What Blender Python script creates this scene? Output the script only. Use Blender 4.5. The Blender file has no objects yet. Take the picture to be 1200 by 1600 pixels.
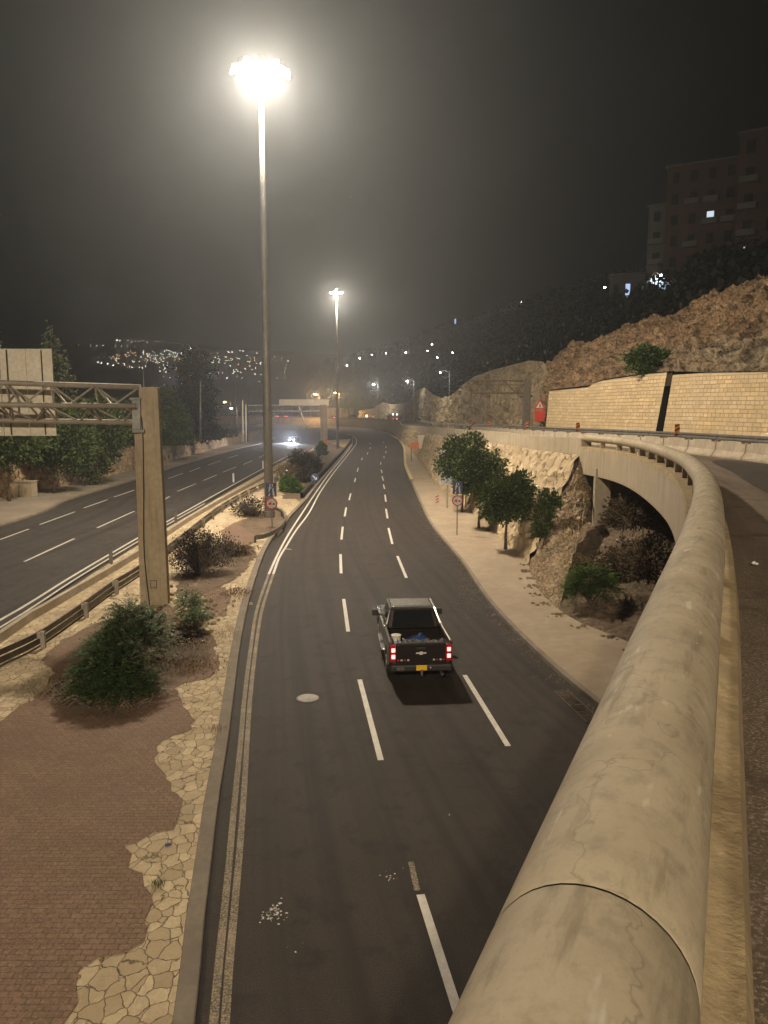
import bpy, bmesh, math, random
import numpy as np
from mathutils import Vector, Matrix, noise
from mathutils.geometry import tessellate_polygon
R = math.radians
scene = bpy.context.scene
COL = scene.collection
# ------------------------------------------------------------------ camera, world, exposure
CH = 8.6; PITCH = R(7.6)
cam = bpy.data.cameras.new('camera'); camo = bpy.data.objects.new('camera', cam); COL.objects.link(camo)
camo.location = (0, 0, CH); camo.rotation_euler = (R(90) - PITCH, 0, 0)
cam.sensor_fit = 'HORIZONTAL'; cam.sensor_width = 36; cam.lens = 36
cam.clip_start = 0.05; cam.clip_end = 9000
scene.camera = camo
w = bpy.data.worlds.new('World'); scene.world = w; w.use_nodes = True
bg = w.node_tree.nodes['Background']; bg.inputs[0].default_value = (1.0, 0.93, 0.88, 1); bg.inputs[1].default_value = 0.0025
scene.view_settings.view_transform = 'Standard'; scene.view_settings.look = 'None'
scene.view_settings.exposure = 0; scene.view_settings.gamma = 1
MAST_W = 86000; HAZE = 0.0007
try:
    scene.cycles.volume_bounces = 0; scene.cycles.max_bounces = 5; scene.cycles.diffuse_bounces = 2
except Exception: pass

# ------------------------------------------------------------------ measuring helpers (photo pixel -> point on a real plane)
def ray(px, py):
    dx = (px - 600) / 1200; dy = (800 - py) / 1200
    return Vector((dx, math.cos(PITCH) + dy * math.sin(PITCH), -math.sin(PITCH) + dy * math.cos(PITCH)))
def G(px, py, z=0.0):
    d = ray(px, py); t = (z - CH) / d.z
    return Vector((d.x * t, d.y * t, z))
def A(px, py, Y):
    d = ray(px, py); t = Y / d.y
    return Vector((d.x * t, Y, CH + d.z * t))
def cat(pts, step=None, n=None):
    """Catmull-Rom through pts, resampled evenly."""
    P = [Vector(p) if len(p) == 3 else Vector((p[0], p[1], 0)) for p in pts]
    P = [P[0] * 2 - P[1]] + P + [P[-1] * 2 - P[-2]]
    out = []
    for i in range(1, len(P) - 2):
        a, b, c, d = P[i-1], P[i], P[i+1], P[i+2]
        for k in range(24):
            t = k / 24
            out.append(.5 * ((2*b) + (c - a)*t + (2*a - 5*b + 4*c - d)*t*t + (3*b - a - 3*c + d)*t**3))
    out.append(P[-2])
    return resamp(out, step, n)
def resamp(P, step=None, n=None):
    P = [Vector(p) if len(p) == 3 else Vector((p[0], p[1], 0)) for p in P]
    L = [0]
    for a, b in zip(P, P[1:]): L.append(L[-1] + (b - a).length)
    if n is None: n = max(2, int(L[-1] / step) + 1)
    out = []; j = 0
    for k in range(n):
        s = L[-1] * k / (n - 1)
        while j < len(L) - 2 and L[j+1] < s: j += 1
        f = (s - L[j]) / max(1e-9, L[j+1] - L[j])
        out.append(P[j].lerp(P[j+1], min(1, max(0, f))))
    return out

# ------------------------------------------------------------------ objects
def link(name, me, mat=None, parent=None):
    o = bpy.data.objects.new(name, me); COL.objects.link(o)
    if mat is not None and me is not None: me.materials.append(mat)
    if parent is not None: o.parent = parent
    return o
def tag(o, label, category, group=None):
    o['label'] = label; o['category'] = category
    if group: o['group'] = group
    return o
def struct(o): o['kind'] = 'structure'; return o
def thing(name, label, category, loc=(0, 0, 0), rz=0, group=None):
    o = bpy.data.objects.new(name, None); COL.objects.link(o); o.empty_display_size = .2
    o.location = loc; o.rotation_euler = (0, 0, rz)
    return tag(o, label, category, group)
def dup(root, loc, rz, label, group=None, scale=None):
    r = root.copy(); COL.objects.link(r); r.location = loc; r.rotation_euler = (0, 0, rz)
    if scale: r.scale = scale
    r['label'] = label
    if group: r['group'] = group
    for ch in [c for c in root.children]:
        c = ch.copy(); COL.objects.link(c); c.parent = r
        for g in ch.children:
            d = g.copy(); COL.objects.link(d); d.parent = c
    return r
class MB:
    def __init__(s): s.v = []; s.f = []; s.uv = []
    def add(s, vs, fs):
        b = len(s.v); s.v += [tuple(v) for v in vs]; s.f += [tuple(b + i for i in f) for f in fs]
    def box(s, c, d, rz=0, rx=0, ry=0, taper=1.0):
        m = Matrix.Translation(c) @ Matrix.Rotation(rz, 4, 'Z') @ Matrix.Rotation(ry, 4, 'Y') @ Matrix.Rotation(rx, 4, 'X')
        x, y, z = d[0]/2, d[1]/2, d[2]/2; t = taper
        vs = [(-x,-y,-z),(x,-y,-z),(x,y,-z),(-x,y,-z),(-x*t,-y*t,z),(x*t,-y*t,z),(x*t,y*t,z),(-x*t,y*t,z)]
        s.add([m @ Vector(v) for v in vs], [(0,3,2,1),(4,5,6,7),(0,1,5,4),(1,2,6,5),(2,3,7,6),(3,0,4,7)]); return s
    def hexa(s, b4, t4):
        s.add(list(b4) + list(t4), [(0,3,2,1),(4,5,6,7),(0,1,5,4),(1,2,6,5),(2,3,7,6),(3,0,4,7)]); return s
    def tube(s, pts, rad, seg=10, cap=True):
        pts = [Vector(p) for p in pts]
        if not hasattr(rad, '__len__'): rad = [rad] * len(pts)
        vs = []; up0 = None
        for i, p in enumerate(pts):
            t = (pts[min(i+1, len(pts)-1)] - pts[max(i-1, 0)]).normalized()
            up = Vector((0,0,1)) if abs(t.z) < .95 else Vector((1,0,0))
            a = t.cross(up).normalized(); b = a.cross(t)
            for k in range(seg):
                an = 2*math.pi*k/seg
                vs.append(p + (a*math.cos(an) + b*math.sin(an)) * rad[i])
        fs = []
        for i in range(len(pts)-1):
            for k in range(seg):
                k2 = (k+1) % seg
                fs.append((i*seg+k, i*seg+k2, (i+1)*seg+k2, (i+1)*seg+k))
        if cap: fs.append(tuple(range(seg))); fs.append(tuple(reversed(range((len(pts)-1)*seg, len(pts)*seg))))
        s.add(vs, fs); return s
    def cyl(s, c, r, h, axis='Z', seg=20, r2=None):
        d = {'X': Vector((1,0,0)), 'Y': Vector((0,1,0)), 'Z': Vector((0,0,1))}[axis] if isinstance(axis, str) else Vector(axis)
        c = Vector(c); return s.tube([c - d*h/2, c + d*h/2], [r, r if r2 is None else r2], seg)
    def prism(s, outline, x0, x1, axis='X'):
        """outline in (y,z) for axis X, (x,z) for axis Y, (x,y) for axis Z"""
        n = len(outline)
        def P(a, b, t):
            return {'X': (t, a, b), 'Y': (a, t, b), 'Z': (a, b, t)}[axis]
        vs = [P(a, b, x0) for a, b in outline] + [P(a, b, x1) for a, b in outline]
        tri = tessellate_polygon([[Vector((a, b, 0)) for a, b in outline]])
        fs = [tuple(t) for t in tri] + [tuple(n + i for i in reversed(t)) for t in tri]
        fs += [(i, (i+1) % n, n + (i+1) % n, n + i) for i in range(n)]
        s.add(vs, fs); return s
    def build(s, name, mat, parent=None, smooth=False, bevel=0, seg=2):
        me = bpy.data.meshes.new(name); me.from_pydata(s.v, [], s.f); me.update()
        bm = bmesh.new(); bm.from_mesh(me); bmesh.ops.recalc_face_normals(bm, faces=bm.faces); bm.to_mesh(me); bm.free()
        if smooth: me.polygons.foreach_set('use_smooth', [True]*len(me.polygons))
        o = link(name, me, mat, parent)
        if bevel:
            b = o.modifiers.new('bevel', 'BEVEL'); b.width = bevel; b.segments = seg; b.limit_method = 'ANGLE'; b.angle_limit = R(35)
        return o
def sheet(name, rows, mat, parent=None, smooth=False, flip=False, disp=None):
    """rows: list of equal-length point rows; UV in metres (u along rows' points, v across)."""
    nr, nc = len(rows), len(rows[0])
    vs = [Vector(p) for r in rows for p in r]
    fs = []
    for i in range(nr-1):
        for j in range(nc-1):
            q = (i*nc+j, i*nc+j+1, (i+1)*nc+j+1, (i+1)*nc+j)
            fs.append(q[::-1] if flip else q)
    U = [0.0]
    mid = rows[nr//2]
    for j in range(1, nc): U.append(U[-1] + (Vector(mid[j]) - Vector(mid[j-1])).length)
    V = [[0.0]*nc]
    for i in range(1, nr): V.append([V[-1][j] + (Vector(rows[i][j]) - Vector(rows[i-1][j])).length for j in range(nc)])
    if disp: vs2 = disp(vs, nr, nc); vs = vs2
    me = bpy.data.meshes.new(name); me.from_pydata([tuple(v) for v in vs], [], fs)
    uvl = me.uv_layers.new(name='UVMap')
    for p in me.polygons:
        for li in p.loop_indices:
            vi = me.loops[li].vertex_index; uvl.data[li].uv = (U[vi % nc], V[vi // nc][vi % nc])
    if smooth: me.polygons.foreach_set('use_smooth', [True]*len(me.polygons))
    me.update()
    return link(name, me, mat, parent)
def strip(name, a, b, mat, cross=2, **k):
    rows = [[p.lerp(q, i/(cross-1)) for p, q in zip(a, b)] for i in range(cross)]
    return sheet(name, rows, mat, **k)
def flat(name, pts, z, mat, parent=None):
    P = [Vector((p[0], p[1], z)) for p in pts]
    tri = tessellate_polygon([P])
    me = bpy.data.meshes.new(name); me.from_pydata([tuple(p) for p in P], [], [tuple(t) for t in tri])
    bm = bmesh.new(); bm.from_mesh(me)
    for f in bm.faces:
        f.normal_update()
        if f.normal.z < 0: f.normal_flip()
    bm.to_mesh(me); bm.free(); me.update()
    return link(name, me, mat, parent)

# ------------------------------------------------------------------ materials
def newmat(name):
    m = bpy.data.materials.new(name); m.use_nodes = True; nt = m.node_tree
    return m, nt, nt.nodes['Principled BSDF']
def mixc(nt, fac, c1, c2, mode='MIX'):
    n = nt.nodes.new('ShaderNodeMix'); n.data_type = 'RGBA'; n.blend_type = mode
    for sock, v in ((n.inputs[0], fac), (n.inputs[6], c1), (n.inputs[7], c2)):
        if hasattr(v, 'links'): nt.links.new(v, sock)
        elif isinstance(v, (int, float)): sock.default_value = v
        else: sock.default_value = (*v, 1) if len(v) == 3 else v
    return n.outputs[2]
def nz(nt, vec, scale, detail=4, rough=.55, lo=.35, hi=.65, dist=0):
    n = nt.nodes.new('ShaderNodeTexNoise'); n.inputs['Scale'].default_value = scale; n.inputs['Detail'].default_value = detail
    n.inputs['Roughness'].default_value = rough; n.inputs['Distortion'].default_value = dist
    if vec is not None: nt.links.new(vec, n.inputs['Vector'])
    r = nt.nodes.new('ShaderNodeMapRange'); r.inputs[1].default_value = lo; r.inputs[2].default_value = hi
    nt.links.new(n.outputs['Fac'], r.inputs[0]); return r.outputs[0]
def coords(nt, uv=False, scale=(1,1,1)):
    t = nt.nodes.new('ShaderNodeTexCoord'); m = nt.nodes.new('ShaderNodeMapping'); m.inputs['Scale'].default_value = scale
    nt.links.new(t.outputs['UV' if uv else 'Object'], m.inputs[0]); return m.outputs[0]
def bump(nt, bsdf, h, strength=.4, dist=.02):
    b = nt.nodes.new('ShaderNodeBump'); b.inputs['Strength'].default_value = strength; b.inputs['Distance'].default_value = dist
    nt.links.new(h, b.inputs['Height'])
    if bsdf.inputs['Normal'].links: nt.links.new(bsdf.inputs['Normal'].links[0].from_socket, b.inputs['Normal'])
    nt.links.new(b.outputs[0], bsdf.inputs['Normal'])
def mat(name, c, c2=None, scale=3, rough=.8, metal=0, bs=0.2, fine=40, bd=.01, streak=None):
    m, nt, b = newmat(name); v = coords(nt)
    c2 = c2 or tuple(x*.72 for x in c)
    col = mixc(nt, nz(nt, v, scale, 6), c, c2)
    col = mixc(nt, nz(nt, v, scale*7, 4), col, mixc(nt, .5, col, tuple(x*.6 for x in c)))
    if streak:
        s = coords(nt, scale=streak); col = mixc(nt, nz(nt, s, 1, 5, .6, .5, .75), col, tuple(x*.5 for x in c))
    nt.links.new(col, b.inputs['Base Color']); b.inputs['Roughness'].default_value = rough; b.inputs['Metallic'].default_value = metal
    if bs: bump(nt, b, nz(nt, v, fine, 4, .6, 0, 1), bs, bd)
    return m
def emit(name, c, s, sample=False):
    m, nt, b = newmat(name); b.inputs['Base Color'].default_value = (*c, 1)
    b.inputs['Emission Color'].default_value = (*c, 1); b.inputs['Emission Strength'].default_value = s
    if not sample: m.cycles.emission_sampling = 'NONE'
    return m
def asphalt(name, c, tracks=None):
    m, nt, b = newmat(name); v = coords(nt)
    col = mixc(nt, nz(nt, v, .35, 6, .6), c, tuple(x*.74 for x in c))
    col = mixc(nt, nz(nt, v, 48, 3, .75, .5, .66), col, tuple(min(1, x*2.9) for x in c))
    col = mixc(nt, nz(nt, v, 34, 2, .6, .56, .70), col, tuple(x*1.5 for x in c))
    col = mixc(nt, nz(nt, v, 1.1, 7, .7, .52, .66), col, tuple(x*.62 for x in c))
    vs = coords(nt, uv=True, scale=(.03, 1.3, 1))
    col = mixc(nt, nz(nt, vs, 1, 4, .5, .45, .7), col, tuple(x*.62 for x in c))       # worn wheel paths run along the road
    v2 = nt.nodes.new('ShaderNodeTexVoronoi'); v2.feature = 'DISTANCE_TO_EDGE'; v2.inputs['Scale'].default_value = .22
    nt.links.new(v, v2.inputs['Vector'])
    nt.links.new(col, b.inputs['Base Color']); b.inputs['Roughness'].default_value = .78; b.inputs['Specular IOR Level'].default_value = .28
    bump(nt, b, nz(nt, v, 90, 3, .7, 0, 1), .35, .008)
    return m
def cellstone(name, c1, c2, gap, scale, gapw=.05, rough=.9, uv=False, sc=(1,1,1), bstr=.8, bd=.05, warp=.35):
    """irregular stones with dark joints, tone varies per stone"""
    m, nt, b = newmat(name); v0 = coords(nt, uv=uv, scale=sc)
    n = nt.nodes.new('ShaderNodeTexNoise'); n.inputs['Scale'].default_value = 2.2*scale; n.inputs['Detail'].default_value = 3; nt.links.new(v0, n.inputs['Vector'])
    add = nt.nodes.new('ShaderNodeVectorMath'); add.operation = 'MULTIPLY_ADD'; add.inputs[1].default_value = (warp/scale,)*3
    nt.links.new(n.outputs['Color'], add.inputs[0]); nt.links.new(v0, add.inputs[2]); v = add.outputs[0]
    e = nt.nodes.new('ShaderNodeTexVoronoi'); e.feature = 'DISTANCE_TO_EDGE'; e.inputs['Scale'].default_value = scale; nt.links.new(v, e.inputs['Vector'])
    f = nt.nodes.new('ShaderNodeTexVoronoi'); f.inputs['Scale'].default_value = scale; nt.links.new(v, f.inputs['Vector'])
    r = nt.nodes.new('ShaderNodeMapRange'); r.inputs[1].default_value = 0; r.inputs[2].default_value = gapw; nt.links.new(e.outputs['Distance'], r.inputs[0])
    sep = nt.nodes.new('ShaderNodeSeparateColor'); nt.links.new(f.outputs['Color'], sep.inputs[0])
    col = mixc(nt, sep.outputs[0], c1, c2)
    col = mixc(nt, nz(nt, v0, 7, 6, .65), col, mixc(nt, .55, col, tuple(x*.55 for x in c1)))
    col = mixc(nt, r.outputs[0], gap, col)
    col = mixc(nt, nz(nt, v0, .5, 5, .6, .48, .75), col, mixc(nt, .55, col, gap))
    nt.links.new(col, b.inputs['Base Color']); b.inputs['Roughness'].default_value = rough
    bump(nt, b, r.outputs[0], bstr, bd); bump(nt, b, nz(nt, v0, 9, 6, .65, 0, 1), .6, bd)
    return m
def bricky(name, c1, c2, mortar, bw, bh, ms, uv=False, rough=.85, bstr=.6, bd=.02, rot=0, offs=.5, squash=1):
    m, nt, b = newmat(name); v = coords(nt, uv=uv)
    if rot: v.node.inputs['Rotation'].default_value = (0, 0, rot)
    n = nt.nodes.new('ShaderNodeTexNoise'); n.inputs['Scale'].default_value = 1.7; nt.links.new(v, n.inputs['Vector'])
    add = nt.nodes.new('ShaderNodeVectorMath'); add.operation = 'MULTIPLY_ADD'; add.inputs[1].default_value = (.035,)*3
    nt.links.new(n.outputs['Color'], add.inputs[0]); nt.links.new(v, add.inputs[2])
    t = nt.nodes.new('ShaderNodeTexBrick'); nt.links.new(add.outputs[0], t.inputs['Vector'])
    t.inputs['Color1'].default_value = (*c1, 1); t.inputs['Color2'].default_value = (*c2, 1); t.inputs['Mortar'].default_value = (*mortar, 1)
    t.inputs['Scale'].default_value = 1; t.inputs['Brick Width'].default_value = bw; t.inputs['Row Height'].default_value = bh
    t.inputs['Mortar Size'].default_value = ms; t.inputs['Mortar Smooth'].default_value = .3; t.offset = offs; t.squash = squash; t.squash_frequency = 3
    col = mixc(nt, nz(nt, v, .45, 7, .7), t.outputs['Color'], mixc(nt, .8, t.outputs['Color'], tuple(x*.55 for x in c1)))
    col = mixc(nt, nz(nt, v, 25, 3, .6, .5, .8), col, tuple(min(1, x*1.5) for x in c1))
    nt.links.new(col, b.inputs['Base Color']); b.inputs['Roughness'].default_value = rough
    inv = nt.nodes.new('ShaderNodeMath'); inv.operation = 'SUBTRACT'; inv.inputs[0].default_value = 1; nt.links.new(t.outputs['Fac'], inv.inputs[1])
    bump(nt, b, inv.outputs[0], bstr, bd); bump(nt, b, nz(nt, v, 18, 5, .6, 0, 1), .5, bd)
    return m
def rock(name, c1, c2, dark, scale, sc=(1,1,1), crack=.35, bd=.2, pale=False):
    """weathered rock: banded tone, broken facets, only faint cracks"""
    m, nt, b = newmat(name); v = coords(nt, scale=sc)
    n = nt.nodes.new('ShaderNodeTexNoise'); n.inputs['Scale'].default_value = 1.3*scale; n.inputs['Detail'].default_value = 6; nt.links.new(v, n.inputs['Vector'])
    add = nt.nodes.new('ShaderNodeVectorMath'); add.operation = 'MULTIPLY_ADD'; add.inputs[1].default_value = (1.5/scale,)*3
    nt.links.new(n.outputs['Color'], add.inputs[0]); nt.links.new(v, add.inputs[2]); w_ = add.outputs[0]
    col = mixc(nt, nz(nt, v, .35*scale, 8, .65), c1, c2)
    f = nt.nodes.new('ShaderNodeTexVoronoi'); f.inputs['Scale'].default_value = scale*1.6; nt.links.new(w_, f.inputs['Vector'])
    sp = nt.nodes.new('ShaderNodeSeparateColor'); nt.links.new(f.outputs['Color'], sp.inputs[0])
    col = mixc(nt, sp.outputs[0], col, mixc(nt, .45, col, tuple(x*1.35 for x in c1)))
    e = nt.nodes.new('ShaderNodeTexVoronoi'); e.feature = 'DISTANCE_TO_EDGE'; e.inputs['Scale'].default_value = scale; nt.links.new(w_, e.inputs['Vector'])
    r_ = nt.nodes.new('ShaderNodeMapRange'); r_.inputs[1].default_value = 0; r_.inputs[2].default_value = .06; r_.inputs[3].default_value = 1-crack; nt.links.new(e.outputs['Distance'], r_.inputs[0])
    if pale:        # the lower rock at the near end is a pale limestone
        sx = nt.nodes.new('ShaderNodeSeparateXYZ'); nt.links.new(coords(nt), sx.inputs[0])
        mz = nt.nodes.new('ShaderNodeMapRange'); mz.inputs[1].default_value = 14.6; mz.inputs[2].default_value = 13.2; nt.links.new(sx.outputs['Z'], mz.inputs[0])
        mx = nt.nodes.new('ShaderNodeMapRange'); mx.inputs[1].default_value = 21; mx.inputs[2].default_value = 25; nt.links.new(sx.outputs['X'], mx.inputs[0])
        pm = nt.nodes.new('ShaderNodeMath'); pm.operation = 'MULTIPLY'; nt.links.new(mz.outputs[0], pm.inputs[0]); nt.links.new(mx.outputs[0], pm.inputs[1])
        col = mixc(nt, pm.outputs[0], col, mixc(nt, nz(nt, v, 1.5*scale, 6), (.46, .37, .25), (.30, .23, .15)))
    col = mixc(nt, r_.outputs[0], dark, col)
    col = mixc(nt, nz(nt, v, 2.2*scale, 8, .7, .5, .66), col, dark)
    nt.links.new(col, b.inputs['Base Color']); b.inputs['Roughness'].default_value = .95
    bump(nt, b, r_.outputs[0], .8, bd); bump(nt, b, nz(nt, w_, 3*scale, 8, .7, 0, 1), 1, bd*1.5); bump(nt, b, f.outputs['Distance'], .7, bd)
    return m
def boarded(name, c):
    """board-marked concrete: vertical boards along UV u, drip stains"""
    m, nt, b = newmat(name); v = coords(nt, uv=True)
    t = nt.nodes.new('ShaderNodeTexBrick'); nt.links.new(v, t.inputs['Vector']); t.offset = 0
    t.inputs['Color1'].default_value = (*c, 1); t.inputs['Color2'].default_value = (*[x*.86 for x in c], 1); t.inputs['Mortar'].default_value = (*[x*.6 for x in c], 1)
    t.inputs['Scale'].default_value = 1; t.inputs['Brick Width'].default_value = .42; t.inputs['Row Height'].default_value = 50; t.inputs['Mortar Size'].default_value = .008
    s = coords(nt, uv=True, scale=(5, .35, 1))
    col = mixc(nt, nz(nt, s, 1, 5, .6, .5, .78), t.outputs['Color'], tuple(x*.5 for x in c))
    col = mixc(nt, nz(nt, v, 1.2, 5), col, mixc(nt, .35, col, tuple(x*.6 for x in c)))
    nt.links.new(col, b.inputs['Base Color']); b.inputs['Roughness'].default_value = .85
    bump(nt, b, t.outputs['Fac'], .5, .01); bump(nt, b, nz(nt, v, 15, 5, .6, 0, 1), .3, .02)
    return m
def leafmat(name, c1, c2, rough=.6):
    m, nt, b = newmat(name)
    g = nt.nodes.new('ShaderNodeNewGeometry')
    col = mixc(nt, g.outputs['Random Per Island'], c1, c2)
    col = mixc(nt, nz(nt, coords(nt), 1.2, 3), col, mixc(nt, .5, col, tuple(x*.5 for x in c1)))
    nt.links.new(col, b.inputs['Base Color']); b.inputs['Roughness'].default_value = rough
    b.inputs['Specular IOR Level'].default_value = .12
    return m

M = {}
M['road'] = asphalt('asphalt', (.031, .0232, .0178))
M['road2'] = asphalt('motorway_asphalt', (.041, .035, .030))
M['deckroad'] = asphalt('deck_asphalt', (.15, .115, .085))
M['darkpatch'] = asphalt('fresh_asphalt', (.06, .05, .042))
M['ground'] = mat('dry_earth', (.09, .075, .055), (.05, .045, .03), .1, .95, bs=.5, fine=6, bd=.1)
M['soil'] = mat('bare_soil', (.19, .13, .08), (.11, .075, .05), 1.6, .95, bs=.8, fine=20, bd=.05)
M['dirt'] = mat('dusty_dirt', (.30, .225, .145), (.17, .125, .08), .8, .95, bs=.6, fine=14, bd=.05)
M['walk'] = mat('dusty_pavement', (.41, .325, .225), (.32, .25, .17), .35, .9, bs=.3, fine=30)
M['shoulder'] = mat('dusty_shoulder', (.33, .27, .2), (.2, .17, .13), .25, .9, bs=.3, fine=20)
M['kerb'] = mat('kerb_concrete', (.25, .205, .15), (.17, .14, .105), 1.2, .85, bs=.25)
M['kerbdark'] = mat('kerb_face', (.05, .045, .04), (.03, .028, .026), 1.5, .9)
M['yellow'] = mat('yellow_kerb_paint', (.70, .55, .20), (.5, .40, .18), 1, .7)
M['white'] = mat('road_paint', (.74, .70, .62), (.58, .53, .45), 3, .6, bs=.15)
def wornpaint():
    m, nt, b = newmat('worn_road_paint'); v = coords(nt)
    a = nz(nt, v, 26, 5, .8, .40, .56); s = nz(nt, v, 1.1, 4, .6, .22, .5)
    k = nt.nodes.new('ShaderNodeMath'); k.operation = 'MULTIPLY'; nt.links.new(a, k.inputs[0]); nt.links.new(s, k.inputs[1])
    col = mixc(nt, k.outputs[0], (.40, .32, .20), (.075, .06, .05)); nt.links.new(col, b.inputs['Base Color']); b.inputs['Roughness'].default_value = .8
    bump(nt, b, a, .3, .01); return m
M['worn'] = wornpaint()
M['flag'] = cellstone('flagstone', (.70, .56, .36), (.42, .32, .19), (.24, .17, .10), 3.7, .026, sc=(1, .8, 1), bstr=1, bd=.05, warp=.42)
M['paver'] = bricky('brick_paver', (.245, .150, .092), (.175, .105, .066), (.080, .050, .034), .21, .125, .009, bstr=.9, bd=.02)
M['drystone'] = cellstone('dry_stone', (.44, .32, .19), (.22, .155, .09), (.07, .05, .03), 3.4, .06, sc=(1,1,1.9), bstr=1, bd=.06)
M['rockwall'] = cellstone('rock_wall', (.64, .50, .32), (.47, .36, .22), (.27, .195, .115), .85, .035, sc=(1,1,.55), bstr=.9, bd=.12, warp=.6)
M['lowwall'] = cellstone('rubble_wall', (.62, .45, .26), (.46, .32, .18), (.13, .085, .045), 1.0, .05, bstr=1, bd=.12)
M['slope'] = rock('rocky_slope', (.38, .25, .14), (.17, .11, .065), (.05, .035, .022), .75, sc=(1,1,1.5), crack=.7, bd=.3, pale=True)
M['slopedark'] = rock('earth_slope', (.22, .155, .095), (.12, .085, .055), (.05, .035, .022), 2.2, crack=.3, bd=.08)
M['cliff'] = rock('cut_rock', (.44, .35, .225), (.27, .215, .14), (.11, .085, .055), .7, sc=(1.6,1.6,.5), crack=.5, bd=.25)
M['block'] = bricky('split_block', (.68, .52, .31), (.42, .315, .185), (.14, .10, .06), .80, .30, .022, uv=True, bstr=1, bd=.06, offs=.37, squash=.55)
M['conc'] = mat('concrete', (.46, .38, .27), (.36, .295, .21), .8, .85, bs=.3, fine=18)
M['column'] = mat('column_concrete', (.44, .35, .23), (.37, .29, .19), .7, .85, bs=.25, fine=18, streak=(6, 6, .4))
M['board'] = boarded('board_concrete', (.50, .415, .295))
M['pipe'] = None
M['plinth'] = mat('plinth_concrete', (.50, .38, .21), (.33, .245, .135), 2.5, .9, bs=.5, fine=14, bd=.03, streak=(6, 1.2, 1))
M['barrier'] = mat('barrier_concrete', (.52, .44, .33), (.38, .32, .24), 1.2, .85, bs=.3, streak=(5, 5, .6))
M['galv'] = mat('galvanised_steel', (.30, .29, .27), (.20, .19, .18), 2, .5, .6, bs=.1)
M['rustrail'] = mat('weathered_rail', (.16, .135, .11), (.09, .07, .055), 3, .65, .4, bs=.15)
M['steel'] = mat('painted_truss', (.40, .35, .28), (.30, .26, .2), 2, .6, .2, bs=.1)
M['mast'] = mat('mast_steel', (.36, .34, .31), (.27, .26, .24), 1, .55, .35, bs=.1, streak=(3, 3, .2))
M['rust'] = mat('rusty_steel', (.14, .10, .07), (.08, .055, .035), 5, .8, .3, bs=.3)
M['panel'] = mat('sign_back_panel', (.78, .70, .56), (.68, .6, .47), 1, .6, bs=.05)
M['black'] = mat('black_rubber', (.02, .02, .02), None, 5, .7, bs=.1)
M['bark'] = mat('bark', (.13, .09, .06), (.06, .045, .03), 6, .9, bs=.6, fine=20)
M['twig'] = mat('dry_twigs', (.32, .24, .165), (.17, .12, .085), 4, .9, bs=0)
M['dryleaf'] = leafmat('dry_leaf', (.30, .22, .12), (.14, .10, .055))
M['leafbush'] = leafmat('bush_leaf', (.075, .135, .035), (.022, .05, .015))
M['leafbright'] = leafmat('bright_leaf', (.075, .14, .02), (.03, .07, .012))
M['leaftree'] = leafmat('tree_leaf', (.105, .135, .045), (.035, .055, .018))
M['leafbrush'] = leafmat('brush_leaf', (.13, .095, .055), (.05, .038, .022))
M['leafgrey'] = leafmat('grey_shrub_leaf', (.07, .062, .055), (.032, .03, .03))
M['leafpine'] = leafmat('conifer_leaf', (.075, .085, .045), (.03, .038, .022))
M['leafdark'] = leafmat('dark_wood_leaf', (.016, .017, .011), (.007, .008, .006))
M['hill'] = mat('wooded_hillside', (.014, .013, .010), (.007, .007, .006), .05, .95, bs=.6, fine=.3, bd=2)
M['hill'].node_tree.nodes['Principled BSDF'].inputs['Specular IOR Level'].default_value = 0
M['facade'] = mat('red_brown_facade', (.048, .022, .018), (.032, .016, .013), .3, .9, bs=0)
M['facade2'] = mat('grey_facade', (.06, .056, .052), (.045, .042, .04), .3, .9, bs=0)
M['trim'] = mat('pale_trim', (.085, .08, .078), (.06, .056, .054), .5, .85, bs=0)
M['roofgrey'] = mat('speckled_roof', (.16, .145, .12), (.05, .045, .038), 7, .5, .2, bs=.2)
M['glass'] = mat('dark_glass', (.012, .013, .015), None, 1, .08, bs=0)
M['paint'] = mat('truck_paint', (.030, .022, .019), (.025, .018, .016), 1, .24, .3, bs=0)
M['paint'].node_tree.nodes['Principled BSDF'].inputs['Coat Weight'].default_value = .6
M['chrome'] = mat('chrome_trim', (.62, .60, .56), (.5, .48, .45), 2, .22, .9, bs=0)
M['plastic'] = mat('dark_plastic', (.03, .028, .026), None, 4, .55, bs=.1)
M['rim'] = mat('alloy_rim', (.35, .34, .33), None, 3, .35, .8, bs=0)
M['redlens'] = mat('red_lens', (.45, .02, .03), (.3, .015, .02), 2, .25, bs=0)
M['tail'] = emit('tail_lamp', (1, .26, .24), 3.2)
M['reflred'] = mat('red_reflector', (.55, .03, .02), None, 2, .3, bs=0)
M['reflwhite'] = mat('white_reflector', (.8, .75, .7), None, 2, .3, bs=0)
M['plate'] = mat('yellow_plate', (.90, .55, .03), (.82, .5, .03), 4, .45, bs=0)
M['signblue'] = mat('blue_sign_face', (.045, .08, .22), (.04, .065, .18), 3, .45, bs=0)
M['signwhite'] = mat('white_sign_face', (.72, .70, .66), None, 3, .45, bs=0)
M['signred'] = mat('red_sign_face', (.55, .05, .03), (.42, .04, .03), 3, .45, bs=0)
M['signblack'] = mat('black_sign_mark', (.02, .02, .025), None, 3, .5, bs=0)
M['fenceblue'] = mat('pale_blue_fence', (.40, .58, .85), None, 3, .5, bs=0)
M['orange'] = mat('orange_board', (.80, .22, .04), (.65, .18, .05), 3, .5, bs=0)
M['bill'] = mat('billboard_print', (.50, .60, .70), (.75, .78, .80), .5, .5, bs=0)
M['tarp'] = mat('grey_tarp', (.16, .15, .145), (.09, .085, .08), 6, .7, bs=.8, fine=12, bd=.05)
M['bluebag'] = mat('blue_plastic', (.05, .10, .30), (.035, .07, .2), 4, .5, bs=.3)
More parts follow.
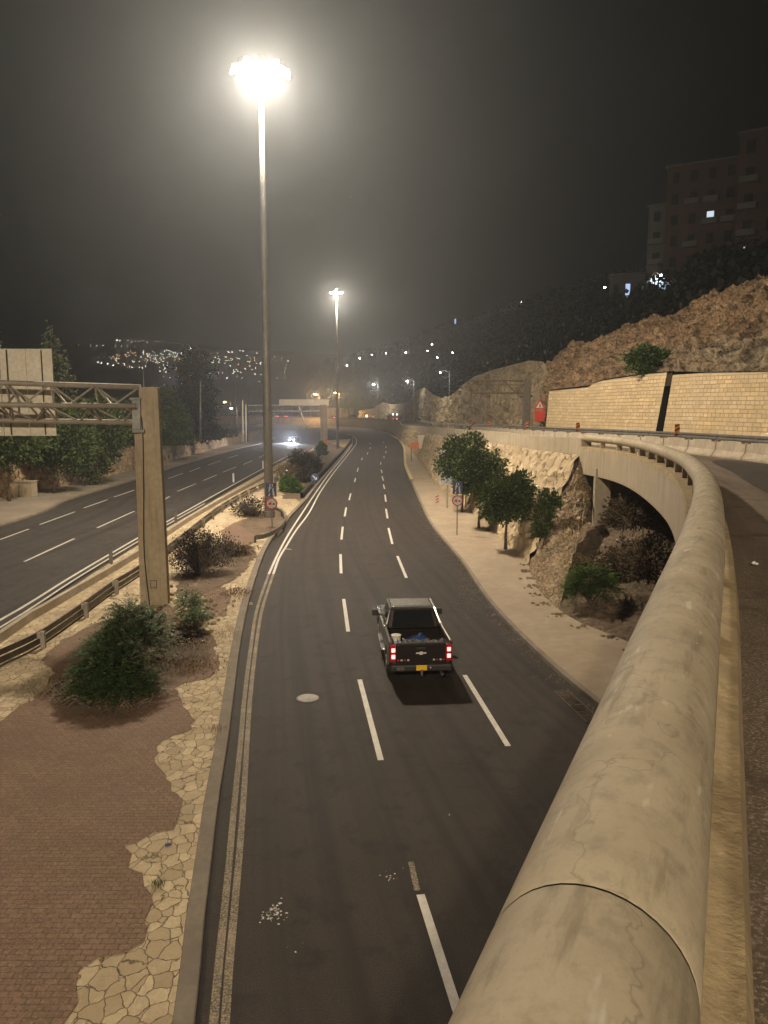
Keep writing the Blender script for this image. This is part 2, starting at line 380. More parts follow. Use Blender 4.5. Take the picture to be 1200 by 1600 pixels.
M['cream'] = mat('cream_plastic', (.75, .70, .55), None, 4, .5, bs=0)
M['litter'] = mat('white_litter', (.75, .72, .66), (.6, .56, .5), 9, .8, bs=.3)
M['lampwhite'] = emit('mast_lens', (.97, .97, 1), 300)
M['lampwarm'] = emit('warm_lens', (1, .66, .30), 60)
M['lampcool'] = emit('cool_lens', (.92, .96, 1), 40)
M['winblue'] = emit('lit_blue_window', (.45, .62, 1), .9)
M['winwhite'] = emit('lit_window', (.72, .84, 1), .8)
M['headlamp'] = emit('headlamp_lens', (.92, .93, 1), 90)
M['redlamp'] = emit('far_tail_lamp', (1, .12, .08), 14)
M['amberlamp'] = emit('amber_lamp', (1, .50, .14), 22)
def pipemat():
    m, nt, b = newmat('cast_pipe_concrete'); v = coords(nt, uv=True)
    k_ = nt.nodes.new('ShaderNodeMath'); k_.operation = 'MULTIPLY'; nt.links.new(nz(nt, v, 150, 2, .6, .64, .72), k_.inputs[0]); nt.links.new(nz(nt, v, 2.5, 4, .6, .46, .66), k_.inputs[1]); pk_ = k_.outputs[0]; c = (.56, .47, .33)
    col = mixc(nt, nz(nt, v, 1.6, 6, .6), c, (.40, .33, .225))
    col = mixc(nt, nz(nt, v, 9, 6, .7, .48, .75), col, (.31, .26, .185))
    col = mixc(nt, pk_, col, (.20, .16, .11))
    s = coords(nt, uv=True, scale=(1.1, 7, 1)); col = mixc(nt, nz(nt, s, 1, 6, .7, .53, .68), col, (.29, .235, .155))
    e = nt.nodes.new('ShaderNodeTexVoronoi'); e.feature = 'DISTANCE_TO_EDGE'; e.inputs['Scale'].default_value = .9
    wn = nt.nodes.new('ShaderNodeTexNoise'); wn.inputs['Scale'].default_value = 3; wn.inputs['Detail'].default_value = 5; nt.links.new(v, wn.inputs['Vector'])
    wa_ = nt.nodes.new('ShaderNodeVectorMath'); wa_.operation = 'MULTIPLY_ADD'; wa_.inputs[1].default_value = (.9,)*3; nt.links.new(wn.outputs['Color'], wa_.inputs[0]); nt.links.new(v, wa_.inputs[2]); nt.links.new(wa_.outputs[0], e.inputs['Vector'])
    cr = nt.nodes.new('ShaderNodeMapRange'); cr.inputs[1].default_value = .0; cr.inputs[2].default_value = .007; cr.inputs[3].default_value = .55; cr.inputs[4].default_value = 0; nt.links.new(e.outputs['Distance'], cr.inputs[0])
    col = mixc(nt, cr.outputs[0], col, (.24, .19, .13))      # hairline cracks
    s2 = coords(nt, uv=True, scale=(2.4, 9, 1)); col = mixc(nt, nz(nt, s2, 1.3, 3, .6, .63, .72), col, (.66, .60, .48))
    nt.links.new(col, b.inputs['Base Color']); b.inputs['Roughness'].default_value = .8
    bump(nt, b, nz(nt, v, 45, 6, .7, 0, 1), .25, .006); bump(nt, b, nz(nt, v, 3, 4, .5, 0, 1), .25, .03)
    return m
M['pipe'] = pipemat()

# ------------------------------------------------------------------ foliage
def cards(name, P, N, L, W, material, parent=None, seed=0):
    """one small leaf-shaped face (diamond, slightly folded) per point; P,N (n,3) arrays"""
    rs = np.random.RandomState(seed); n = len(P)
    d = rs.normal(size=(n, 3)); d /= np.linalg.norm(d, axis=1)[:, None]
    if N is not None: d = d*.6 + N; d /= np.linalg.norm(d, axis=1)[:, None]
    s = np.cross(d, rs.normal(size=(n, 3))); s /= np.linalg.norm(s, axis=1)[:, None]
    up = np.cross(s, d); k = rs.uniform(.6, 1.35, (n, 1))
    a = P; t = P + d*L*k; l = P + d*L*k*.45 + s*W*k + up*W*.3; r = P + d*L*k*.45 - s*W*k + up*W*.3
    V = np.stack([a, l, t, r], 1).reshape(-1, 3)
    me = bpy.data.meshes.new(name); me.vertices.add(4*n); me.vertices.foreach_set('co', V.ravel().astype(np.float32))
    me.loops.add(4*n); me.loops.foreach_set('vertex_index', np.arange(4*n, dtype=np.int32))
    me.polygons.add(n); me.polygons.foreach_set('loop_start', np.arange(0, 4*n, 4, dtype=np.int32)); me.polygons.foreach_set('loop_total', np.full(n, 4, dtype=np.int32))
    me.update(calc_edges=True); me.validate()
    return link(name, me, material, parent)
def crown_pts(blobs, n, seed=0, shell=.55, clump=9):
    """clusters of leaf positions near blob surfaces so the outline is uneven and has gaps"""
    rs = np.random.RandomState(seed); B = np.array(blobs, float)
    wt = (B[:, 3]*B[:, 4]*B[:, 5])**(2/3); wt /= wt.sum()
    nc = max(8, n // clump); idx = rs.choice(len(B), nc, p=wt)
    d = rs.normal(size=(nc, 3)); d /= np.linalg.norm(d, axis=1)[:, None]
    r = (shell + (1.08 - shell)*rs.rand(nc, 1)**.7) * rs.uniform(.86, 1.12, (nc, 1))
    C = B[idx, :3] + d*r*B[idx, 3:]
    spread = (B[idx, 3:].mean(1) * .13)[:, None]
    k = rs.randint(0, nc, n)
    P = C[k] + rs.normal(size=(n, 3))*spread[k]
    return P, d[k]
def trunk_mb(h, r, lean=(0, 0), limbs=5, spread=1.0, seed=0, top=None):
    rnd = random.Random(seed); mb = MB()
    pts = [Vector((lean[0]*t*t + .06*h*math.sin(3*t + seed)*t*.4, lean[1]*t*t, h*t)) for t in [0, .12, .3, .55, .8, 1]]
    mb.tube(pts, [r*1.35, r, r*.85, r*.7, r*.5, r*.25], 9)
    for i in range(limbs):
        t = .5 + .45*i/limbs; p = Vector((lean[0]*t*t, lean[1]*t*t, h*t)); a = i*2.4 + rnd.random()
        q = p + Vector((math.cos(a)*spread*.5, math.sin(a)*spread*.5, h*.16)); e = q + Vector((math.cos(a+.3)*spread*.6, math.sin(a+.3)*spread*.6, h*.2))
        mb.tube([p, q, e], [r*.45, r*.28, r*.1], 6)
    return mb
def tree(name, label, loc, h, trunk_h, blobs, n, leaf, lm, cat_='tree', group=None, seed=0, r=.1, shell=.5, limbs=5, spread=1.2, aspect=.32):
    t = thing(name, label, cat_, loc, 0, group)
    trunk_mb(trunk_h, r, (.15, .05), limbs, spread, seed).build('trunk', M['bark'], t, smooth=True)
    P, N = crown_pts(blobs, n, seed, shell)
    cards('crown', P, N, leaf, leaf*aspect, M[lm], t, seed)
    return t
def shrub(name, label, loc, blobs, n, leaf, lm, seed=0, twigs=30, tm='twig', group=None, cat_='shrub', aspect=.3, shell=.3):
    t = thing(name, label, cat_, loc, 0, group)
    rnd = random.Random(seed); mb = MB(); B = blobs
    for i in range(twigs):
        b = rnd.choice(B); a = rnd.random()*6.28; rr = rnd.random()**.5*1.1
        e = Vector((b[0] + math.cos(a)*b[3]*rr, b[1] + math.sin(a)*b[4]*rr, b[2] + b[5]*rnd.uniform(-.1, 1.1)))
        m_ = Vector((e.x*.45, e.y*.45, e.z*.6)); mb.tube([(rnd.uniform(-.1,.1), rnd.uniform(-.1,.1), 0), m_, e], [.022, .014, .005], 4)
    mb.build('stems', M[tm], t)
    P, N = crown_pts(blobs, n, seed, shell); P[:, 2] = np.maximum(P[:, 2], .03)
    cards('foliage', P, N, leaf, leaf*aspect, M[lm], t, seed)
    return t

# ================================================================== SETTING
# lower road
LK_px = [(306,1600),(317,1475),(329,1371),(342,1258),(357,1160),(367,1080),(376,1010),(390,940),(412,870),(432,835),(455,808),(478,783),(500,755),(518,734),(537,712),(548,697),(552,689),(549,681),(538,676),(515,672),(480,669),(430,667)]
LK = cat([Vector((.8,-80,0)), Vector((.2,-20,0)), Vector((-1.15,0,0))] + [G(*p) for p in LK_px], n=420)
RK_px = [(880,1060),(800,984),(758,936),(721,880),(700,855),(671,818),(656,786),(642,754),(632,728),(631,712),(629,698),(618,685),(596,676),(560,669.5),(520,666),(470,664),(420,663)]
RK = cat([Vector((9.6,-80,0)), Vector((9.4,-20,0)), Vector((8.9,2,0)), Vector((7.6,14,0))] + [G(*p) for p in RK_px], n=420)
struct(sheet('road', [[a.lerp(b, i/8) for a, b in zip(LK, RK)] for i in range(9)], M['road'], flip=True))
# ground to the horizon
struct(flat('ground', [(-6000,-600),(6000,-600),(6000,7000),(-6000,7000)], -.12, M['ground']))
def offset(path, d):
    out = []
    for i, p in enumerate(path):
        t = path[min(i+1, len(path)-1)] - path[max(i-1, 0)]; t.z = 0; t.normalize()
        out.append(p + Vector((t.y, -t.x, 0))*d)          # positive = right of travel
    return out
def profile(name, path, prof, material, parent=None, smooth=False, flip=False, closed=False):
    """sweep (offset right, dz) profile along path"""
    rows = []
    for (o, z) in prof: rows.append([p + Vector((0, 0, z)) for p in offset(path, o)])
    if closed: rows.append(rows[0])
    return sheet(name, rows, material, parent, smooth, flip)
# kerbs
struct(profile('kerb', LK[:300], [(.0,-.02),(.0,.13),(-.02,.15),(-.30,.15),(-.32,.12)], M['kerb']))
struct(profile('kerb', RK[:250], [(.0,-.02),(.0,.13),(.02,.15),(.18,.15),(.20,.13)], M['kerb'], flip=True))
struct(profile('kerb', [p for p in RK if p.y > 92][:150], [(-.02,-.02),(-.02,.24),(.04,.27),(.36,.27),(.38,.10)], M['yellow'], flip=True))
# raised dark kerb wall where the island narrows
jw = [p for p in LK if 72 < p.y < 245 and p.x < 0][:]
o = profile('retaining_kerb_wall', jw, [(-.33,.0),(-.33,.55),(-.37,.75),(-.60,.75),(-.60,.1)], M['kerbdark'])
tag(o, 'low dark kerb wall edging the narrowing median beside the lower road', 'kerb wall')
# ---- left carriageway
LRr = [Vector((-12.5,-60,0)), Vector((-13.2,0,0))] + [G(*p) for p in [(0,980),(50,947),(123,900),(218,843),(280,808),(398,742),(440,720),(470,705),(500,692),(508,684),(500,677),(470,672),(420,669)]]
LRl = [Vector((-31,-60,0)), Vector((-31.5,0,0))] + [G(*p) for p in [(0,823),(110,781),(213,750),(300,722),(367,703),(410,693),(430,686),(420,680),(395,676),(340,673),(300,672)]]
LRr = cat(LRr, n=200); LRl = cat(LRl, n=200)
struct(sheet('motorway_road', [[a.lerp(b, i/8) + Vector((0,0,.012)) for a, b in zip(LRl, LRr)] for i in range(9)], M['road2'], flip=True))
LWb = [Vector((-37.5,-60,0)), Vector((-37.2,0,0))] + [G(*p) for p in [(0,782),(87,763),(213,733),(267,720),(367,693),(400,685),(415,679)]]
LWb = cat(LWb, n=200)
struct(sheet('shoulder', [[a.lerp(b, i/3) + Vector((0,0,.02)) for a, b in zip(LWb, LRl)] for i in range(4)], M['shoulder'], flip=True))
struct(profile('kerb', LRl[:170], [(.0,-.02),(.0,.15),(-.3,.16),(-.3,.0)], M['kerb']))
# ---- island (flagstones) between LRr and LK, slightly crowned
isl_a = [p + Vector((0,0,.13)) for p in resamp([q for q in offset(LRr, .75) if q.y < 215], n=160)]
isl_b = [p + Vector((0,0,.13)) for p in resamp([q for q in offset(LK, -.3) if q.y < 225 and q.x < 2 or q.y < 60], n=160)]
struct(sheet('median_island', [[a.lerp(b, i/6) for a, b in zip(isl_a, isl_b)] for i in range(7)], M['flag'], flip=True))
IZ = .13
def izp(p): return p
def isle_z(x, y):
    a = min(isl_a, key=lambda p: abs(p.y - y)); b = min(isl_b, key=lambda p: abs(p.y - y))
    t = max(0, min(1, (x - a.x)/(b.x - a.x))); return a.z + (b.z - a.z)*t
def ragged(px, amp=.10, step=.22, seed=1):
    P = [G(*p, .1) for p in px]; P = resamp(P + [P[0]], step=step)[:-1]; rnd = random.Random(seed)
    return [(p.x + rnd.uniform(-amp, amp), p.y + rnd.uniform(-amp, amp)) for p in P]
def patch(name, px, m, dz=.006, amp=.1, seed=1, step=.22):
    pts = ragged(px, amp, step, seed)
    # subdivided so that it follows the island's fall
    P = [Vector((x, y, isle_z(x, y) + dz + .012)) for x, y in pts]
    tri = tessellate_polygon([[Vector((p.x, p.y, 0)) for p in P]])
    me = bpy.data.meshes.new(name); me.from_pydata([tuple(p) for p in P], [], [tuple(t) for t in tri])
    bm = bmesh.new(); bm.from_mesh(me)
    for f in bm.faces:
        f.normal_update()
        if f.normal.z < 0: f.normal_flip()
    bm.to_mesh(me); bm.free()
    return struct(link(name, me, m))
main = [(-500,1900),(60,1900),(95,1700),(110,1600),(113,1560),(125,1515),(150,1503),(190,1498),(218,1488),(224,1440),(232,1412),(218,1370),(198,1345),(197,1325),(240,1305),(275,1293),(280,1262),(268,1225),(242,1190),(245,1165),(270,1150),(300,1143),(300,1120),(275,1085),(280,1072),(335,1058),(344,1035),(333,1010),(300,1000),(275,985),(235,975),(180,965),(125,985),(75,1020),(66,1035),(85,1055),(66,1085),(30,1108),(0,1130),(-300,1250)]
patch('brick_paving', main, M['paver'], amp=.10, seed=3, step=.34)
patch('brick_paving', [(345,830),(365,818),(385,811),(405,816),(412,832),(395,850),(372,856),(352,852)], M['paver'], amp=.08, seed=4)
patch('brick_paving', [(318,925),(352,918),(360,935),(352,966),(326,962)], M['paver'], amp=.06, seed=5)
patch('brick_paving', [(455,775),(480,748),(500,738),(505,745),(490,762),(468,785)], M['paver'], amp=.1, seed=6)
patch('bare_soil', [(70,1075),(130,1050),(235,985),(255,945),(300,960),(340,1000),(320,1030),(290,1060),(240,1090),(200,1125),(150,1130),(100,1105)], M['soil'], dz=.012, amp=.22, seed=7)
patch('bare_soil', [(275,930),(300,860),(350,850),(395,855),(400,870),(375,900),(350,915),(310,935)], M['soil'], dz=.013, amp=.15, seed=8)
patch('bare_soil', [(375,822),(400,800),(440,795),(452,812),(430,832),(395,835)], M['soil'], dz=.013, amp=.15, seed=9)
patch('bare_soil', [(440,780),(450,745),(480,700),(508,690),(540,700),(530,715),(495,750),(468,780)], M['soil'], dz=.009, amp=.25, seed=10, step=.6)

# ---- right pavement
RB = cat([Vector((12.6,-60,0)), Vector((12.4,0,0)), Vector((11.2,18,0))] + [G(*p) for p in [(985,1010),(900,975),(850,935)]] + [G(825,885)], n=60)
WB = cat([G(825,885), G(790,852), G(740,806), G(682,760), G(663,731), G(648,712), G(638,699), G(620,686)], n=140)
side = resamp(RB + WB[1:], n=220)
rk = [q for q in offset(RK, .2)][:395]
rk = resamp([q for i, q in enumerate(rk) if q.y < side[-1].y], n=220)
struct(sheet('pavement', [[a.lerp(b, i/5) + Vector((0,0,.13)) for a, b in zip(rk, side)] for i in range(6)], M['walk'], flip=True))

# ---- road markings (one painted sheet set)
mk = MB()
def dash(p0, p1, wd=.15, z=.006):
    a, b = G(*p0), G(*p1); d = (b - a).normalized(); s = Vector((d.y, -d.x, 0))*wd/2
    mk.add([a - s + Vector((0,0,z)), a + s + Vector((0,0,z)), b + s + Vector((0,0,z)), b - s + Vector((0,0,z))], [(0,1,2,3)])
for p in [((657,1398),(716,1583)),((562,1062),(595,1188)),((537,936),(544,987)),((532,866),(533,896)),((535.5,823),(533.5,843)),((541,793),(538.5,807)),((548,771),(545.5,781.5)),
          ((555.6,747),(554,753)),((560,731),(558,737)),((566,715),(565,719)),((574.6,707),(574,710)),((579,699),(578,701.5)),((578,692),(578.5,694)),
          ((726,1055),(794,1166)),((679,957),(688,974)),((621,869),(635,903)),((607,825),(613,850)),((603,795),(605.5,810)),((601.5,773),(603,784)),((599,757),(601,764)),
          ((597,744),(599,751)),((595.5,734),(597,739)),((595,722),(595,726)),((600,713),(600,716)),((603,705),(603,708)),((603,697),(603,699.5)),((598,690),(599.5,692))]:
    dash(*p)
def line(px, wd, z=.006, off=0, n=None):
    P = cat([G(*p) for p in px], step=1.5)
    P = offset(P, off); a = offset(P, wd/2); b = offset(P, -wd/2)
    for i in range(len(P)-1):
        mk.add([v + Vector((0,0,z)) for v in (a[i], b[i], b[i+1], a[i+1])], [(0,1,2,3)])
line([(420,897),(436,862),(452,833),(474,799),(496,766),(516,738),(537,713),(548,698),(551,690),(548,680),(529,674)], .13)
line([(427,897),(436,872),(445,857),(463,828),(483,801),(501,768),(522,738),(542,713),(553,699),(557,691),(554,683),(540,677.5)], .13)
dash((443,857.5),(455,858.5), .12)
# motorway markings
def dashm(p0, p1, wd=.16): dash(p0, p1, wd, .02)
for p in [((38,878),(116,842)),((152,825),(210,799)),((248,786),(265,776)),((277,768),(306,756)),((318,751),(339,742)),((348,738),(369,730)),((380,726),(394,720)),((405,715),(418,709)),
          ((0,843.5),(45,827)),((62,820),(117,800)),((131,794),(168,781)),((178,777),(210,766)),((224,761),(250,752.5)),((263,748),(286,739.5)),((296,737),(313,730.5)),((325,727),(345,720)),((356,716),(372,711)),((-90,872),(-30,853)),((-95,935),(-5,897))]:
    dashm(*p)
def linem(px, wd, off=0):
    P = cat([G(*p) for p in px], step=2); P = offset(P, off); a = offset(P, wd/2); b = offset(P, -wd/2)
    for i in range(len(P)-1): mk.add([v + Vector((0,0,.02)) for v in (a[i], b[i], b[i+1], a[i+1])], [(0,1,2,3)])
linem([(-200,1085),(0,972),(50,943),(123,897),(218,841),(280,806),(398,740),(440,718),(470,703)], .16, -.12)
linem([(-200,1095),(0,981),(50,950),(123,902),(218,845),(280,809.5),(320,787)], .12, .0)
struct(mk.build('road_markings', M['white']))
# worn edge lines near the bridge (rough paint over the asphalt)
mk = MB()
wl = [(330,1640),(333,1600),(345,1475),(356,1371),(366,1258),(376,1160),(382,1090),(392,1010),(402,950),(420,897)]
wr = [(349,1640),(351,1600),(361,1475),(371,1371),(380,1258),(386,1160),(391,1090),(400,1010),(410,950),(427,897)]
line(wl, .13); line(wr, .13); dash((642,1347),(652,1392), .11)
struct(mk.build('worn_road_markings', M['worn']))
mk = MB()
# arrow on upper deck is added with the deck below

# ================================================================== BRIDGE
PP = [(-13.3,-29,7.0),(-6.5,-14,7.25),(.229,1.0,7.457),(1.575,4,7.397),(3.37,8,7.316),(5.45,12.9,7.22),(7.35,17.9,7.14),(9.6,25,7.06),(11.55,34,7.0),(12.2,40,6.97),(11.75,45,6.95)]
PP[0] = (-13.3,-29,7.9); PP[1] = (-6.5,-14,7.75)
pipe = cat(PP, step=.35)
BA_pts = [(-2,-32,0),(3,-14,0),(7.6,0,0),(11.6,10,0),(14.8,20,0),(16.8,28,0),(17.7,35,0),(17.3,43,0),(16.2,52,0),(14.4,64,0),(13.0,80,0),(12.6,100,0),(12.3,125,0),(11.8,150,0),(10.8,185,0),(9.6,222,0),(8.7,262,0),(6.7,305,0),(-1,362,0),(-18,416,0),(-48,458,0),(-108,495,0),(-178,512,0)]
def deckz(y):
    ys = [-40, 0, 13, 25, 45, 86, 149, 200, 260, 350]; zs = [7.2, 6.68, 6.45, 6.2, 6.12, 5.75, 4.75, 4.3, 4.0, 3.8]
    return float(np.interp(y, ys, zs))
barpath = [Vector((p.x, p.y, deckz(p.y))) for p in cat(BA_pts, step=1.0)]
br = thing('overpass_bridge', 'curved concrete overpass with a fat round concrete top rail, seen from its deck', 'bridge', (0, 0, 0))
# pipe rail: swept tube with UVs, in cast lengths with real joint gaps
def pipe_seg(P, r, name, seg=40):
    rows = []
    for k in range(seg + 1):
        a = 2*math.pi*k/seg; row = []
        for i, p in enumerate(P):
            t = (P[min(i+1, len(P)-1)] - P[max(i-1, 0)]).normalized()
            s = t.cross(Vector((0,0,1))).normalized(); u = s.cross(t)
            rr = r - (.003 if i in (0, len(P)-1) else 0)
            wob = 1 + .008*noise.noise(Vector((p.x*1.3, p.y*1.3, a)))
            row.append(p + (s*math.cos(a) + u*math.sin(a))*rr*wob)
        rows.append(row)
    o_ = sheet(name, rows, M['pipe'], br, smooth=True)
    c = MB()
    for e in (0, -1): c.add([rows[k][e] for k in range(seg)], [tuple(range(seg))])
    return o_
fine = resamp(pipe, step=.04)
# joint at about y=1.75 (photo: arc across the near rail) then every 6 m
ji = min(range(len(fine)), key=lambda i: abs(fine[i].y - 1.42))
cuts = sorted(set([0] + [i for i in range(ji % 150, len(fine), 150)] + [len(fine)-1]))
for a, b in zip(cuts, cuts[1:]):
    if b - a < 10: continue
    seg = fine[a:b-0]
    P = [seg[0], seg[0].lerp(seg[1], .2)] + seg[4:-5:8] + [seg[-1].lerp(seg[-2], -.45), seg[-1].lerp(seg[-2], -.84)]
    pipe_seg(P, .21, 'rail_pipe')
core = resamp(pipe, step=.6); mb = MB(); mb.tube(core, .19, 20); mb.build('rail_core', M['kerbdark'], br, smooth=True)
pth = resamp(pipe, n=150); PO = offset(pth, 0)
L_ = offset(pth, -.34); R_ = offset(pth, .36)
# plinth below the rail
rows = [[p + Vector((0,0,-2.05)) for p in L_], [p + Vector((0,0,-.62)) for p in L_]]
sheet('fascia', rows, M['board'], br, flip=False)
rows = [[p + Vector((0,0,-.62)) for p in L_], [p + Vector((0,0,-.50)) for p in offset(pth,-.31)], [p + Vector((0,0,-.47)) for p in PO], [p + Vector((0,0,-.50)) for p in offset(pth,.33)], [p + Vector((0,0,-.62)) for p in R_], [Vector((p.x,p.y,deckz(p.y)-.05)) for p in R_]]
sheet('plinth', rows, M['plinth'], br, flip=False)
mb = MB()
pst = resamp(pipe, step=2.5)
for i, p in enumerate(pst[1:-1]):
    q = pst[i+2]; a = math.atan2((q-p).y, (q-p).x)
    m_ = MB().box((p.x, p.y, p.z-.33), (.16, .26, .34), a).build('rail_post', M['conc'], br, bevel=.01)
    if i > 60: break
# deck slab underside
Rb = []
for p in pth:
    q = min(barpath, key=lambda b: (Vector((b.x-p.x, b.y-p.y))).length); Rb.append(Vector((q.x, q.y, 0)))
Rb = resamp(Rb, n=150)
zrow = lambda pts, dz: [Vector((p.x, p.y, deckz(p.y)+dz)) for p in pts]
sheet('deck_slab', [[p + Vector((0,0,-2.05)) for p in L_], [a.lerp(Vector((b.x,b.y,a.z)), .12) + Vector((0,0,-2.05)) for a, b in zip(L_, Rb)], [Vector((a.x*.8+b.x*.2, a.y*.8+b.y*.2, a.z-1.6)) for a, b in zip(L_, Rb)], [Vector((b.x+.6, b.y, 5.2)) for b in Rb]], M['conc'], br)
MB().box((12.12, 42.5, 2.9), (.85, .8, 5.0), R(-8)).build('pier', M['conc'], br, bevel=.04)
MB().box((15.2, 43.4, 2.9), (.85, .8, 5.0), R(-8)).build('pier', M['kerbdark'], br, bevel=.04)  # inner pier coloured near-black for the shade under the deck
MB().box((13.1, 46.2, 3.4), (5.0, 1.0, 3.6), R(-8)).build('abutment', M['conc'], br)
# end block of the parapet where the rail starts
e = pipe[-1]
MB().box((e.x+.02, e.y+.05, e.z-.52), (.62, .34, .86), R(8)).build('end_post', M['conc'], br, bevel=.015)
# upper road surface: from rail / parapet to barriers, 4 mm above slab
# parapet path beyond the bridge
PT = [Vector((e.x-.12, e.y, 6.93)), A(850,681.5,51), A(800,676.5,60), A(740,671.8,77), A(690,668.3,101), A(664,666.5,130), A(650,665.5,155), A(640,664.9,185), A(628,663.8,220)]
par = cat(PT + [Vector((5.0,262,4.8)), Vector((3.2,300,4.6)), Vector((-5,355,4.6)), Vector((-22,405,4.6)), Vector((-50,445,4.6)), Vector((-110,480,4.6)), Vector((-180,495,4.6))], step=1.0)
joined = resamp([Vector((p.x, p.y, 0)) for p in offset(pth, .3)] + [Vector((p.x, p.y, 0)) for p in par[2:]], n=300)
bres = []
bp2 = [Vector((b.x, b.y, 0)) for b in barpath]
for p in joined: bres.append(min(bp2, key=lambda b: (b-p).length_squared))
sm = [sum((bres[max(0,min(299,i+k))] for k in range(-3,4)), Vector())/7 for i in range(300)]
UR = [zrow([a.lerp(b + (b-a).normalized()*.6, t) for a, b in zip(joined, sm)], 0) for t in (0,.2,.4,.6,.8,1)]
struct(sheet('upper_road', UR, M['deckroad'], flip=True))
dk = [(8.6,13.5),(11.4,15.0),(14.0,21.5),(16.6,30),(16.9,36),(15.6,36.5),(13.6,30),(11.6,24),(10.0,19)]
P = cat([(a, b, 0) for a, b in dk + [dk[0]]], step=.8)[:-1]
me = bpy.data.meshes.new('asphalt_patch'); PV = [Vector((p.x, p.y, deckz(p.y)+.03)) for p in P]
me.from_pydata([tuple(p) for p in PV], [], [tuple(t) for t in tessellate_polygon([[Vector((p.x,p.y,0)) for p in PV]])])
struct(link('asphalt_patch', me, M['darkpatch']))
mk = MB(); mk.add([(4.15,6.6,deckz(6.6)+.012),(4.75,6.9,deckz(6.8)+.012),(4.5,7.3,deckz(7.3)+.012)], [(0,1,2)])
mk.add([(4.55,6.3,deckz(6.4)+.012),(4.7,6.3,deckz(6.4)+.012),(4.95,6.9,deckz(6.8)+.012),(4.6,6.9,deckz(6.8)+.012)], [(0,1,2,3)])
struct(mk.build('upper_road_markings', M['white']))
# parapet wall beyond the bridge
pw = thing('parapet_wall', 'pale board-marked concrete parapet running along the top of the rough stone wall', 'parapet wall')
o = profile('wall_panel', par, [(-.14,-1.05),(-.14,0),(.14,0),(.14,-1.0)], M['board'], pw)
# rough stone retaining wall
WTn = resamp([p for p in offset(par, -.16) if p.y < 232 and p.x > 2], n=140)
def rockdisp(amp, sc, seed=0, axis=None):
    def f(vs, nr, nc):
        out = []
        for i in range(nr):
            for j in range(nc):
                p = vs[i*nc+j]
                a = vs[i*nc+min(j+1,nc-1)] - vs[i*nc+max(j-1,0)]; b = vs[min(i+1,nr-1)*nc+j] - vs[max(i-1,0)*nc+j]
                n_ = a.cross(b); n_.normalize() if n_.length > 0 else None
                q = Vector((p.x, p.y, p.z*1.0))*sc + Vector((seed*7.3, 0, 0))
                d, _ = noise.voronoi(q); h = (d[1]-d[0])
                k = amp*(min(h, .35)/.35 - .6) + amp*1.1*noise.fractal(q*.45, 1, 2, 4) + amp*.25*noise.fractal(q*3, 1, 2, 3)
                fade = min(1, i/1.5, (nr-1-i)/1.5) if axis is None else 1
                out.append(p + n_*k*fade)
        return out
    return f
wa = resamp(WB, n=330); wt = resamp(WTn, n=330)
rows = [[(a + Vector((0,0,.08))).lerp(b + Vector((0,0,-.95)), t) for a, b in zip(wa, wt)] for t in np.linspace(0, 1, 26)]
o = sheet('stone_retaining_wall', rows, M['rockwall'], disp=rockdisp(.20, .75, 2), flip=True)
tag(o, 'tall rough cream stone retaining wall behind the trees on the right pavement', 'retaining wall')
# earth slope below the bridge
rbx = resamp(RB, n=120)
e2 = WTn[0]
tl = cat([Vector((24,-60,4.6)), Vector((22,0,4.6)), Vector((20.5,18,4.5)), Vector((18.5,30,4.3)), Vector((16.5,38,3.8)), Vector((14.4,43,3.3)), Vector((12.5,45.2,3.4)), Vector((e2.x+.05, e2.y+.1, 5.75))], n=120)
rows = []
for t in np.linspace(0, 1, 34):
    rows.append([(a + Vector((0,0,.08))).lerp(b, t) + Vector((.5,0,-.75))*math.sin(math.pi*t)*(1 if j < 100 else (119-j)/19) for j, (a, b) in enumerate(zip(rbx, tl))])
i0 = 62
struct(sheet('earth_slope', [r[:] for r in rows], M['slopedark'], disp=rockdisp(.30, .8, 4), flip=True))
# dry-stone facing next to the wall end
a0 = [(a + Vector((-.15,-.1,.0))) for a in resamp([G(874,958), G(858,942), G(842,922), G(828,894)], n=40)]
a1 = resamp([Vector((11.95,43.8,3.7)), Vector((11.75,44.5,4.8)), Vector((e2.x+.12, e2.y-.1, 5.85))], n=40)
rows = [[a.lerp(b, t) + Vector((.0, -.1, .25))*math.sin(math.pi*t)*(1 - .45*abs(i_/39-.5)) for i_, (a, b) in enumerate(zip(a0, a1))] for t in np.linspace(0, 1, 40)]
o = sheet('dry_stone_pitching', rows, M['drystone'], disp=rockdisp(.14, 1.8, 5), flip=True)
tag(o, 'steep strip of loose brown stones at the end of the retaining wall under the bridge', 'stone slope')

# embankment face below the far parapet
ep = [p for p in par if p.y > 214]
struct(sheet('embankment', [[p + Vector((0,0,-.9)) for p in offset(ep, -.15)], [Vector((p.x, p.y, 2.2)) for p in offset(ep, -.6)], [Vector((p.x, p.y, .03)) for p in offset(ep, -1.2)]], M['rockwall']))
